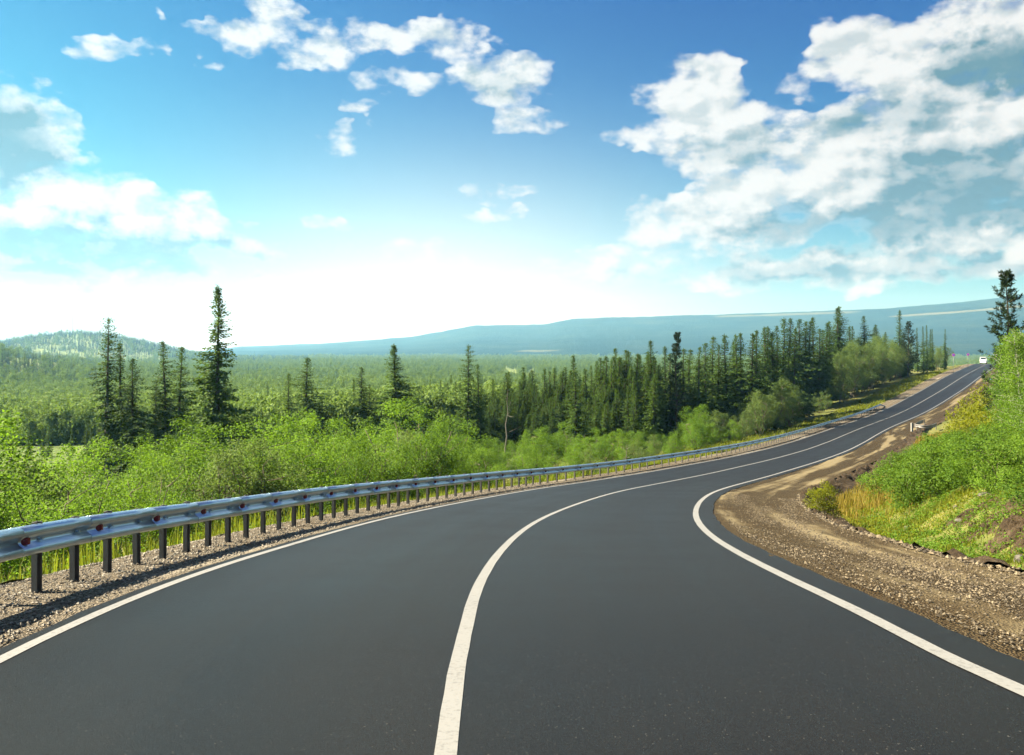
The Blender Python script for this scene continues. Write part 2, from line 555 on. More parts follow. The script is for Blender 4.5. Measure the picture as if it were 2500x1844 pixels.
def asphalt_mat():
    m, t, b = material('asphalt')
    uv = t.n.new('ShaderNodeUVMap').outputs[0]
    p = t.n.new('ShaderNodeNewGeometry').outputs['Position']
    grain = t.noise(p, 90, 3, .8)
    cells = t.voronoi(p, 120.0, out='Color')
    s3 = t.n.new('ShaderNodeSeparateColor')
    t.l.new(cells, s3.inputs[0])
    st = t.vec('MULTIPLY', uv, (.012, .85, 1))
    band = t.noise(st, 1.0, 4, .5)
    blot = t.noise(p, .5, 5, .6)
    v = t.math('ADD', t.math('MULTIPLY', band, .6), t.math('MULTIPLY', blot, .4))
    c = t.mix(t.smooth(v, .35, .65), (.0026, .0023, .0019), (.0062, .0056, .0047))
    c = t.mix(t.math('MULTIPLY', t.smooth(s3.outputs[0], .55, 1.0), .8), c, (.0105, .0098, .0087))
    c = t.mix(t.math('MULTIPLY', t.smooth(s3.outputs[1], .99, 1.0), .5), c, (.12, .115, .10))
    c = t.mix(t.math('MULTIPLY', grain, .35), c, (.012, .012, .0125))
    t.l.new(c, b.inputs['Base Color'])
    t.l.new(t.math('MULTIPLY_ADD', v, .25, .3), b.inputs['Roughness'])
    b.inputs['Specular IOR Level'].default_value = .15
    b.inputs['Specular Tint'].default_value = (1.0, .90, .79, 1)
    bn = t.n.new('ShaderNodeBump')
    bn.inputs['Strength'].default_value = .4
    bn.inputs['Distance'].default_value = .006
    t.l.new(t.math('ADD', s3.outputs[2], grain), bn.inputs['Height'])
    t.l.new(bn.outputs[0], b.inputs['Normal'])
    return m


M_ASPHALT = asphalt_mat()


def paint_mat():
    m, t, b = material('road_paint')
    p = t.n.new('ShaderNodeNewGeometry').outputs['Position']
    n = t.noise(p, 26, 6, .7)
    n2 = t.noise(p, 2.2, 4, .6)
    f = t.smooth(t.math('ADD', n, t.math('MULTIPLY', n2, .35)), .66, .92)
    c = t.mix(t.math('MULTIPLY', f, .6), (.175, .171, .163), (.045, .044, .042))
    t.l.new(c, b.inputs['Base Color'])
    b.inputs['Roughness'].default_value = .6
    return m


M_PAINT = paint_mat()

# ------------------------------------------------------------------ the road's line in space (x, y, z, crossfall)
CL = [(-0.20, -14.0, -1.0, .03), (-0.22, -8.0, -1.35, .03), (-0.26, -2.0, -1.72, .03), (-0.30, 1.5, -1.93, .03),
      (-0.33, 3.79, -2.09, 0.030), (-0.38, 5.29, -2.24, 0.023), (-0.39, 6.79, -2.37, 0.015), (-0.38, 8.29, -2.53, 0.013), (-0.33, 9.79, -2.72, 0.012),
      (-0.13, 12.78, -3.13, 0.014), (0.20, 15.76, -3.53, 0.016), (0.67, 18.72, -3.92, 0.020), (1.27, 21.66, -4.31, 0.023), (1.97, 24.58, -4.69, 0.026),
      (2.75, 27.47, -5.06, 0.029), (3.62, 30.35, -5.42, 0.031), (4.56, 33.19, -5.78, 0.032), (6.70, 38.80, -6.48, 0.033), (9.19, 44.25, -7.09, 0.032),
      (12.01, 49.54, -7.59, 0.033), (15.08, 54.70, -7.97, 0.036), (18.24, 59.80, -8.31, 0.040), (21.39, 64.91, -8.62, 0.044), (24.46, 70.06, -8.92, 0.046),
      (27.42, 75.28, -9.23, 0.047), (30.30, 80.54, -9.53, 0.048), (33.14, 85.83, -9.84, 0.047), (37.84, 94.65, -10.31, 0.046), (43.58, 105.19, -10.81, 0.043),
      (49.57, 115.59, -11.19, 0.040), (56.01, 125.70, -11.38, 0.036), (63.08, 135.39, -11.20, 0.031), (70.56, 144.78, -10.53, 0.025), (78.03, 154.16, -9.60, 0.019),
      (85.43, 163.62, -8.67, 0.015), (92.60, 173.23, -7.83, 0.012), (99.50, 183.05, -7.20, 0.010), (106.22, 192.99, -6.77, 0.008), (112.84, 203.00, -6.47, 0.007),
      (119.43, 213.03, -6.24, 0.005), (125.99, 223.07, -6.03, 0.004), (132.56, 233.12, -5.84, 0.004), (139.14, 243.15, -5.66, 0.003), (145.73, 253.18, -5.46, 0.002),
      (152.33, 263.20, -5.30, 0.001), (158.95, 273.2, -5.30, 0), (165.6, 283.2, -5.62, 0), (174.0, 295.8, -6.6, 0), (191.0, 320.0, -9.6, 0), (212.0, 350.0, -13.5, 0)]
CL = np.array(CL)


def spline(x, y, xi):
    n = len(x)
    h = np.diff(x)
    A = np.zeros((n, n))
    b = np.zeros(n)
    A[0, 0] = A[-1, -1] = 1
    for i in range(1, n - 1):
        A[i, i - 1], A[i, i], A[i, i + 1] = h[i - 1], 2 * (h[i - 1] + h[i]), h[i]
        b[i] = 3 * ((y[i + 1] - y[i]) / h[i] - (y[i] - y[i - 1]) / h[i - 1])
    c = np.linalg.solve(A, b)
    j = np.clip(np.searchsorted(x, xi) - 1, 0, n - 2)
    bb = (y[j + 1] - y[j]) / h[j] - h[j] * (2 * c[j] + c[j + 1]) / 3
    d = (c[j + 1] - c[j]) / (3 * h[j])
    q = xi - x[j]
    return y[j] + q * (bb + q * (c[j] + q * d))


_cs = np.r_[0, np.cumsum(np.hypot(*np.diff(CL[:, :2], axis=0).T))]
_cs -= _cs[4]                                   # s = 0 where the road enters the picture
SD = np.arange(_cs[0], _cs[-1], .25)
RD = np.stack([spline(_cs, CL[:, i], SD) for i in range(4)], 1)
_t = np.gradient(RD[:, :2], axis=0)
_t /= np.hypot(*_t.T)[:, None]
RT = np.stack([_t[:, 1], -_t[:, 0]], 1)          # unit vector to the right of the road
S_MIN, S_MAX = SD[0], SD[-1]


def road(s):
    return [np.interp(s, SD, a) for a in (RD[:, 0], RD[:, 1], RD[:, 2], RD[:, 3], RT[:, 0], RT[:, 1])]


def side_height(s, o):
    """height of the made ground at o metres to the right (+) or left (-) of the centre line, relative to the centre line"""
    s, o = np.asarray(s, float), np.asarray(o, float)
    bank = np.interp(s, SD, RD[:, 3])
    z = bank * np.clip(o, -4.2, 4.2)
    # right: shoulder, soil ridge, ditch, bank
    far = sstep(s, 45, 80)
    rx = [4.0, 6.2, 6.8, 7.3, 8.3, 9.3, 10.6, 13, 17, 24, 40]
    near_ = np.interp(o, rx, [0, -.10, -.05, -.30, -.62, -.38, .62, 1.6, 2.7, 3.7, 5.2])
    far_ = np.interp(o, rx, [0, -.10, -.12, -.20, -.25, -.10, .25, .9, 1.6, 2.4, 4.0])
    z = z + np.where(o > 4.0, near_ * (1 - far) + far_ * far, 0)
    # left: shoulder, then falling slope
    lx = [-60, -40, -24, -17, -12, -8.5, -6.2, -5.5, -3.8]
    lz = [-6.5, -5.6, -4.0, -3.0, -2.1, -1.15, -.22, -.075, 0]
    lzf = [-4.5, -3.6, -2.4, -1.6, -1.0, -.5, -.14, -.075, 0]
    nl = np.interp(o, lx, lz) * (1 - far) + np.interp(o, lx, lzf) * far
    return z + np.where(o < -3.8, nl, 0)


def strip_point(s, o, dz=0.0):
    x, y, z, b, rx, ry = road(s)
    return np.stack(np.broadcast_arrays(x + rx * o, y + ry * o, z + side_height(s, o) + dz), -1)


HILL_PX = np.array([(-2600, 770), (-900, 770), (0, 776), (430, 770), (530, 758), (700, 752), (900, 737), (1040, 712), (1190, 710), (1255, 697), (1500, 690), (1700, 684), (1950, 674), (2100, 661), (2240, 646), (2700, 610), (4200, 640)], float)
_hx, _hy = HILL_PX[:, 0] * 2500 / 2240 - 1250, HORIZON - HILL_PX[:, 1] * 2500 / 2240
HILL_AZ, HILL_T = np.degrees(np.arctan2(_hx, FPX)), _hy / np.hypot(_hx, FPX)


def valley(x, y):
    r = np.hypot(x, y)
    a = np.degrees(np.arctan2(x, y))
    z = np.interp(r, [0, 60, 130, 300, 700, 2000, 4000, 9000], [-8, -9.5, -14, -22, -28, -33, -36, -36])
    z = z + 31 * np.exp(-((a + 37) / 8.5) ** 2) * sstep(r, 330, 760) * (1 - .5 * sstep(r, 900, 1500))
    z = z + 60 * np.exp(-((a + 27.5) / 5.5) ** 2) * np.exp(-((r - 2150) / 480) ** 2)
    z = z + 18 * sstep(a, 28, 60) * sstep(r, 200, 600) * (np.abs(a) < 140)
    z = z + 3.0 * fbm(x / 160, y / 160, 3) * sstep(r, 150, 500)
    z = z + 6.5 * np.exp(-(((x - 26) / 36) ** 2 + ((y - 126) / 30) ** 2)) + 7.0 * np.exp(-(((x - 72) / 34) ** 2 + ((y - 212) / 42) ** 2))
    return z


def nearest(x, y):
    x, y = np.atleast_1d(np.asarray(x, float)), np.atleast_1d(np.asarray(y, float))
    k = slice(None, None, 8)
    X, Y = RD[k, 0], RD[k, 1]
    idx = np.empty(len(x), int)
    for i in range(0, len(x), 20000):
        d = (x[i:i + 20000, None] - X) ** 2 + (y[i:i + 20000, None] - Y) ** 2
        idx[i:i + 20000] = d.argmin(1) * 8
    o = (x - RD[idx, 0]) * RT[idx, 0] + (y - RD[idx, 1]) * RT[idx, 1]
    t = (x - RD[idx, 0]) * -RT[idx, 1] + (y - RD[idx, 1]) * RT[idx, 0]
    return SD[idx] + np.clip(t, -2, 2), o, np.hypot(x - RD[idx, 0], y - RD[idx, 1])


def ground_z(x, y):
    s, o, d = nearest(x, y)
    x, y = np.atleast_1d(x), np.atleast_1d(y)
    zs = np.interp(s, SD, RD[:, 2]) + side_height(s, o)
    w = sstep(d, 20, 70)
    return zs * (1 - w) + valley(x, y) * w


def gz(x, y):
    return float(ground_z(x, y)[0])


# road surface, its lines and the made ground beside it
S_STEPS = np.concatenate([np.arange(S_MIN + .5, -2, 1.0), np.arange(-2, 45, .35), np.arange(45, 130, .8), np.arange(130, S_MAX, 1.6)])


def ribbon(name, mat, offs, dz=0.0, noise=0.0, nscale=1.5, smooth=True, s_steps=S_STEPS, edge_jit=0.0, fade=True):
    offs = np.asarray(offs, float)
    S, O = np.meshgrid(s_steps, offs, indexing='ij')
    if edge_jit:
        j0 = fbm(s_steps * 3.0, s_steps * 0, 5, 3) * edge_jit
        j1 = fbm(s_steps * 3.0, s_steps * 0 + 40, 6, 3) * edge_jit
        O = O.copy()
        O[:, 0] += j0
        O[:, -1] += j1
    P = strip_point(S, O, dz)
    if noise:
        e = np.ones_like(O)
        if fade:
            e = np.minimum(sstep(O, offs[0], offs[0] + .3), 1 - sstep(O, offs[-1] - .3, offs[-1]))
        P[..., 2] += noise * fbm(P[..., 0] * nscale, P[..., 1] * nscale, 2, 4) * e
    n, m = S.shape
    i = np.arange(n - 1)[:, None] * m + np.arange(m - 1)[None]
    F = np.stack([i, i + 1, i + m + 1, i + m], -1).reshape(-1, 4)
    uv = np.stack([S, O], -1).reshape(-1, 2)
    return mesh(name, P.reshape(-1, 3), [F], [mat], smooth, uv=uv)


road_o = obj('road', ribbon('road', M_ASPHALT, np.linspace(-3.70, 3.95, 11), 0.012, edge_jit=.06), kind='structure')
obj('edge_line', ribbon('edge_line', M_PAINT, [-3.56, -3.44], .017, edge_jit=.008), road_o)
cl_me = ribbon('centre_line', M_PAINT, [-.06, .06], .017, edge_jit=.007)
obj('centre_line', cl_me, road_o)
obj('edge_line', ribbon('edge_line', M_PAINT, [3.43, 3.57], .017, edge_jit=.008), road_o)
obj('shoulder_left', ribbon('shoulder_left', M_GRAVEL_L, [-6.3, -6.0, -5.7, -5.4, -5.1, -4.8, -4.5, -4.2, -3.9, -3.6], 0.0, .03, 2.5), kind='structure')
obj('shoulder_right', ribbon('shoulder_right', M_GRAVEL_R, np.arange(3.7, 6.75, .2), 0.0, .035, 2.2), kind='structure')
obj('soil_ridge', ribbon('soil_ridge', M_SOIL, np.arange(6.7, 8.21, .1), .0, .26, 2.6, fade=False), kind='structure')
obj('bank_right', ribbon('bank_right', M_SLOPE, np.r_[np.arange(8.15, 13, .2), np.arange(13, 34, 1.0)], 0.0, .22, 1.2, fade=False), kind='structure')
obj('slope_left', ribbon('slope_left', M_SLOPE, np.r_[np.arange(-26, -10, 1.0), np.arange(-10, -6.1, .3), -6.2], 0.0, .12, .9, fade=False), kind='structure')

# the open ground: a polar sheet, finer ahead of the viewer
def polar(name, mat, rs, az, zf, kind='structure'):
    A, Q = np.meshgrid(np.radians(az), rs, indexing='ij')
    X, Y = np.sin(A) * Q, np.cos(A) * Q
    Z = zf(X.ravel(), Y.ravel()).reshape(X.shape)
    n, m = X.shape
    i = np.arange(n - 1)[:, None] * m + np.arange(m - 1)[None]
    F = np.stack([i, i + m, i + m + 1, i + 1], -1).reshape(-1, 4)
    return obj(name, mesh(name, np.stack([X, Y, Z], -1).reshape(-1, 3), [F], [mat], True), kind=kind)


def sheet_z(x, y):
    s, o, d = nearest(x, y)
    z = ground_z(x, y)
    inside = (1 - sstep(d, 17, 23)) * (s < S_MAX - 3) * (s > S_MIN + 3)
    return z - 1.6 * inside - .05


AZ = np.r_[np.arange(-180, -60, 5.0), np.arange(-60, 60, .5), np.arange(60, 180.1, 5.0)]
polar('ground', M_GROUND, np.r_[np.arange(0.5, 30, 1.2), np.geomspace(30, 260, 110)], AZ, sheet_z)
polar('valley_floor', M_VALLEY, np.geomspace(258, 3300, 120), AZ, lambda x, y: sheet_z(x, y) - .02)

# far hills with pale meadows
def hills_mat():
    m, t, b = material('hill_forest')
    p = t.n.new('ShaderNodeNewGeometry').outputs['Position']
    n1 = t.noise(p, .004, 8, .6)
    n2 = t.noise(p, .06, 4, .7)
    v = t.math('ADD', t.math('MULTIPLY', n1, .6), t.math('MULTIPLY', n2, .4))
    c = t.ramp(v, [(.36, (.006, .014, .012)), (.5, (.014, .028, .018)), (.64, (.034, .05, .026))])
    at = t.n.new('ShaderNodeAttribute')
    at.attribute_name = 'meadow'
    f = t.smooth(t.math('ADD', at.outputs['Fac'], t.math('MULTIPLY', t.math('SUBTRACT', n1, .5), 1.4)), .35, .6)
    c = t.mix(f, c, (.11, .115, .06))
    t.l.new(c, b.inputs['Base Color'])
    b.inputs['Roughness'].default_value = 1.0
    b.inputs['Specular IOR Level'].default_value = 0.0
    bn = t.n.new('ShaderNodeBump')
    bn.inputs['Strength'].default_value = .9
    bn.inputs['Distance'].default_value = 22.0
    t.l.new(t.noise(p, .045, 6, .7), bn.inputs['Height'])
    t.l.new(bn.outputs[0], b.inputs['Normal'])
    return m


M_HILL = hills_mat()
CREST = 6000.0


def hill_z(x, y):
    r = np.hypot(x, y)
    a = np.degrees(np.arctan2(x, y))
    top = np.interp(a, HILL_AZ, HILL_T) * CREST
    t = np.clip((r - 3000) / (CREST - 3000), 0, 1)
    shape = t ** 1.15 * (1 - .18 * np.sin(t * np.pi))
    z = -37 + (top + 37) * shape
    z = z + 12 * fbm(x / 420, y / 420, 8, 5) * np.sin(np.clip(t, 0, 1) * np.pi)
    z = z + 5 * fbm(x / 70, y / 70, 12, 3) * sstep(t, .5, .95)
    return z - np.where(r > CREST, (r - CREST) * .25, 0)


hl = polar('hills', M_HILL, np.r_[np.linspace(2990, 5900, 90), np.linspace(5930, 6400, 14)], np.r_[np.arange(-180, -50, 5.0), np.arange(-50, 50, .25), np.arange(50, 180.1, 5.0)], hill_z)
_v = np.empty(len(hl.data.vertices) * 3, np.float32)
hl.data.vertices.foreach_get('co', _v)
_v = _v.reshape(-1, 3)
_a = np.degrees(np.arctan2(_v[:, 0], _v[:, 1]))
_T = _v[:, 2] / np.hypot(_v[:, 0], _v[:, 1])
_px = FPX * np.tan(np.radians(np.clip(_a, -80, 80)))
_e = (_v[:, 2] + 37) / (np.interp(_a, HILL_AZ, HILL_T) * CREST + 37)      # share of the local hill height
_md = np.exp(-((_a - 18.5) / 5.5) ** 2) * np.exp(-((_e - .93) / .035) ** 2) + np.exp(-((_a - 29) / 6.0) ** 2) * np.exp(-((_e - .76) / .03) ** 2)
_md = _md + .5 * np.exp(-((_a - 1) / 3.0) ** 2) * np.exp(-((_e - .12) / .03) ** 2)
_at = hl.data.attributes.new('meadow', 'FLOAT', 'POINT')
_at.data.foreach_set('value', _md.astype(np.float32))

# haze: the air between here and the hills
hb = MB()
hb.box((0, 0, 180), (13600, 13600, 484))
hz_m = bpy.data.materials.new('haze_air')
hz_m.use_nodes = True
hz_m.node_tree.nodes.clear()
ht = NT(hz_m.node_tree)
pv = ht.n.new('ShaderNodeVolumePrincipled')
pv.inputs['Color'].default_value = (.25, .62, 1.0, 1)
pv.inputs['Absorption Color'].default_value = (1, 1, 1, 1)
pv.inputs['Density'].default_value = 1.3e-4
pv.inputs['Anisotropy'].default_value = .35
ho = ht.n.new('ShaderNodeOutputMaterial')
ht.l.new(pv.outputs[0], ho.inputs['Volume'])
hz_m.cycles.homogeneous_volume = True
obj('haze', hb.mesh('haze', [hz_m]), kind='stuff')

# ------------------------------------------------------------------ guardrail
RAIL_O = -4.93
_sr = np.arange(S_MIN + 1, 200, .1)
_rp = strip_point(_sr, RAIL_O)
_rl = np.r_[0, np.cumsum(np.hypot(*np.diff(_rp[:, :2], axis=0).T))]
_px = 1250 + FPX * _rp[:, 0] / np.maximum(_rp[:, 1], .2)
_ok = _rp[:, 1] > 2
L0 = float(np.interp(83.75, _px[_ok], _rl[_ok]))        # arc position of the first post in view
L_END = float(np.interp(2150, _px[_ok], _rl[_ok]))
posts_l = [L0]
while posts_l[0] > 1.5:
    posts_l.insert(0, posts_l[0] - .73)
l = L0
while True:
    k = l - L0
    l += float(np.interp(k, [0, 14, 17, 30, 31, 70, 90], [.73, .75, .9, .97, 1.34, 1.34, 1.34]))
    if l > L_END - .4:
        break
    posts_l.append(l)
n_off = posts_l.index(L0)


def rail_pt(l):
    s = np.interp(l, _rl, _sr)
    p = strip_point(s, RAIL_O)
    x, y, z, b, rx, ry = road(s)
    return p, np.array([float(rx), float(ry), 0.0]), np.array([-float(ry), float(rx), 0.0])


rail = obj('guardrail', None, loc=(0, 0, 0), label='long galvanised steel guardrail on short posts along the outer gravel shoulder', cat='guardrail')
# W profile: (distance towards the road, height)
WP = np.array([(.0, .765), (.035, .757), (.075, .735), (.083, .70), (.075, .665), (.02, .625), (.008, .60), (.02, .575), (.075, .535), (.083, .50), (.075, .465), (.035, .443), (.0, .435)])
RAIL_TOP = .765


def beam(ls, drop=None, out=0.0):
    V = []
    for i, l in enumerate(ls):
        p, r, t = rail_pt(l)
        z0 = 0.0 if drop is None else drop[i]
        sq = 1.0 if drop is None else max(.25, 1 - abs(z0) * .9)
        for (a, h) in WP:
            hh = max(.03, (h - .6) * sq + .6 - z0) if z0 else h
            V.append(p + r * (a + .045 + out) + np.array([0, 0, hh]))
    n, m = len(ls), len(WP)
    i = np.arange(n - 1)[:, None] * m + np.arange(m - 1)[None]
    F = np.stack([i, i + m, i + m + 1, i + 1], -1).reshape(-1, 4)
    # give the sheet a thickness
    V = np.array(V)
    Nn = len(V)
    back = []
    for i_, l in enumerate(ls):
        p, r, t = rail_pt(l)
        back.append(np.tile(-r * .006, (m, 1)))
    V2 = V + np.concatenate(back)
    F2 = F[:, ::-1] + Nn
    rim = []
    for k in range(n - 1):
        for e in (0, m - 1):
            a, b_ = k * m + e, (k + 1) * m + e
            rim.append((a, b_, b_ + Nn, a + Nn) if e else (b_, a, a + Nn, b_ + Nn))
    for e in (0, n - 1):
        for k in range(m - 1):
            a, b_ = e * m + k, e * m + k + 1
            rim.append((a, a + Nn, b_ + Nn, b_) if e else (a, b_, b_ + Nn, a + Nn))
    return mesh('rail_panel', np.vstack([V, V2]), [np.vstack([F, F2, np.array(rim)])], [M_STEEL], True)


def frame_of(p, r, t):
    return np.stack([r, t, np.array([0, 0, 1.0])], 1)


# one post: C-channel with a spacer block; built in its own axes (x towards the road)
pb = MB()
pb.box((0, 0, .235), (.012, .095, 1.08))
pb.box((.028, .045, .235), (.06, .009, 1.076))
pb.box((.028, -.045, .235), (.06, .009, 1.076))
post_me = pb.mesh('post', [M_POST])
sb = MB()
sb.box((.052, 0, .62), (.02, .07, .26))
sb.tube([(.06, 0, .60), (.10, 0, .60)], .016, 6)
spacer_me = sb.mesh('spacer', [M_STEEL])
rb_ = MB()
rb_.add([(.06, -.035, .565), (.06, .035, .565), (.06, .035, .65), (.06, -.035, .65), (.125, -.022, .575), (.125, .022, .575), (.125, .022, .64), (.125, -.022, .64)],
        [(4, 5, 6, 7), (0, 1, 5, 4), (1, 2, 6, 5), (2, 3, 7, 6), (3, 0, 4, 7)])
refl_me = rb_.mesh('reflector', [M_RED])
rng = random.Random(4)
for i, l in enumerate(posts_l):
    p, r, t = rail_pt(l)
    ang = math.atan2(r[1], r[0])
    o = obj('post', post_me, rail, loc=p + np.array([0, 0, rng.uniform(-.01, .012)]), rotz=ang + rng.uniform(-.03, .03))
    o.rotation_euler[0] = rng.uniform(-.012, .012)
    obj('spacer', spacer_me, rail, loc=p, rotz=ang)
    if (i - n_off) % 2 == 1 and i + 1 < len(posts_l):
        lm = l + .6 * (posts_l[i + 1] - l)
        p2, r2, t2 = rail_pt(lm)
        obj('reflector', refl_me, rail, loc=p2, rotz=math.atan2(r2[1], r2[0]))
for i in range(0, len(posts_l) - 2, 2):
    a, b_ = posts_l[i] + .35, posts_l[min(i + 2, len(posts_l) - 1)] + .35
    k = max(4, int((b_ - a) / .3))
    obj('rail_panel', beam(np.linspace(a - .14, b_, k), out=.0035 * ((i // 2) % 2)), rail)
lend = posts_l[min(len(posts_l) - 1, (len(posts_l) - 3) // 2 * 2 + 2)] + .35
ls_ = np.linspace(lend - .1, lend + 3.2, 12)
obj('end_panel', beam(ls_, drop=np.r_[0, 0, np.linspace(.02, .58, 10)], out=.007), rail)

# ------------------------------------------------------------------ vegetation builders
def unit(v):
    return v / (np.linalg.norm(v, axis=-1, keepdims=True) + 1e-9)


def kites(base, d, side, L, W, sag=None, mid=.45):
    """leaf-like four-cornered blades"""
    L, W = np.broadcast_to(L, len(base)), np.broadcast_to(W, len(base))
    m = base + d * (L * mid)[:, None]
    tip = base + d * L[:, None]
    if sag is not None:
        tip = tip + sag
    V = np.stack([base, m + side * (W / 2)[:, None], tip, m - side * (W / 2)[:, None]], 1)
    n = len(base)
    return V.reshape(-1, 3), np.arange(n * 4).reshape(-1, 4)


class Gen:
    def __init__(self, seed):
        self.r = np.random.default_rng(seed)

    def u(self, a=0., b=1., n=None):
        return self.r.uniform(a, b, n)

    def dirs(self, n):
        return unit(self.r.normal(size=(n, 3)))


def tree_parts(crown, crown_rnd, trunk, mats, name):
    V, F = crown
    cm = mesh(name + '_crown', V, [F], [mats[0]], False, face_attr=crown_rnd)
    tm = trunk.mesh(name + '_trunk', [mats[1]], True)
    return cm, tm


def make_spruce(seed, H=12.0, Rad=1.55, nb=300, bare=.0, gap=.25, dens=2.6, low=.05, tw=1.0, power=.95):
    g = Gen(seed)
    trunk = MB()
    zz = np.linspace(0, H, 9)
    bend = np.cumsum(g.r.normal(0, .035, (9, 2)), 0) * np.linspace(0, 1, 9)[:, None]
    P = np.c_[bend, zz]
    trunk.tube(P, .012 * H * (1 - zz / H) ** .9 + .012, 7)
    bases, dirs, sides, LL, WW = [], [], [], [], []
    ph = g.u(0, 6.28)
    lob = g.u(0, 6.28, 6)
    for i in range(nb):
        t = low + (1 - low) * ((i + g.u()) / nb) ** .92
        if t > .99:
            continue
        z = H * t
        a = i * 2.399 + g.u(-.5, .5) + ph
        irr = 1 + .40 * math.sin(a * 1 + lob[0] + z * 1.1) + .25 * math.sin(z * 2.3 + lob[1]) * math.sin(a * 2 + lob[2])
        if g.u() < gap * (1.15 - irr * .6):
            continue
        full = min(1.0, (t - low) / .12 + .45)
        L = Rad * ((1 - t) ** power) * full * irr * g.u(.6, 1.12) + .02
        pitch = np.interp(t, [0, .3, .7, 1], [-.55, -.42, -.05, .75]) + g.u(-.18, .18)
        n = max(3, int(L / .15))
        q = np.linspace(.12, 1, n)
        hd = np.array([math.cos(a), math.sin(a)])
        out = L * q * math.cos(pitch)
        up = L * (q * math.sin(pitch) + .22 * q ** 2 * (.6 if t < .8 else 0) - .10 * q)
        c = np.interp(z, zz, P[:, 0]), np.interp(z, zz, P[:, 1])
        pts = np.c_[c[0] + hd[0] * out, c[1] + hd[1] * out, z + up]
        if L > .5:
            trunk.tube(np.vstack([[c[0], c[1], z], pts[n // 2], pts[-1]]), [.022, .014, .005], 3, cap=False)
        m = max(1, int(round(dens)))
        for k in range(m):
            sd = 1 if (k % 2) else -1
            jit = g.r.normal(0, .06, (n, 3))
            fw = np.array([hd[0], hd[1], math.sin(pitch)])
            lat = np.array([-hd[1], hd[0], 0]) * sd
            mixf = g.u(.3, 1.0, n)[:, None]
            d = unit(fw * (1.1 - mixf * .6) + lat * mixf + np.array([0, 0, -.55 if t < .8 else .2]) * g.u(.2, 1.1, n)[:, None] + g.r.normal(0, .16, (n, 3)))
            side = unit(np.cross(d, g.dirs(n) * .7 + np.array([0, 0, 1.0])))
            bases.append(pts + jit)
            dirs.append(d)
            sides.append(side)
            LL.append(g.u(.24, .48, n) * (1 - .6 * t) * tw * (1 - .3 * q))
            WW.append(g.u(.14, .24, n) * (1 - .65 * t) * tw)
    # leader
    n = 12
    q = np.linspace(0, 1, n)
    zt = H * (.965 + .035 * q)
    d = unit(np.c_[g.r.normal(0, .7, n), g.r.normal(0, .7, n), .8 + q * 2.5])
    bases.append(np.c_[np.full(n, P[-1, 0]), np.full(n, P[-1, 1]), zt])
    dirs.append(d)
    sides.append(unit(np.cross(d, g.dirs(n))))
    LL.append(.20 * (1 - .4 * q) * tw)
    WW.append(np.full(n, .05) * tw)
    B, D, S_, L_, W_ = (np.concatenate(v) for v in (bases, dirs, sides, LL, WW))
    cr = kites(B, D, S_, L_, W_)
    return tree_parts(cr, g.u(0, 1, len(B)), trunk, (M_NEEDLE, M_BARK), 'spruce')


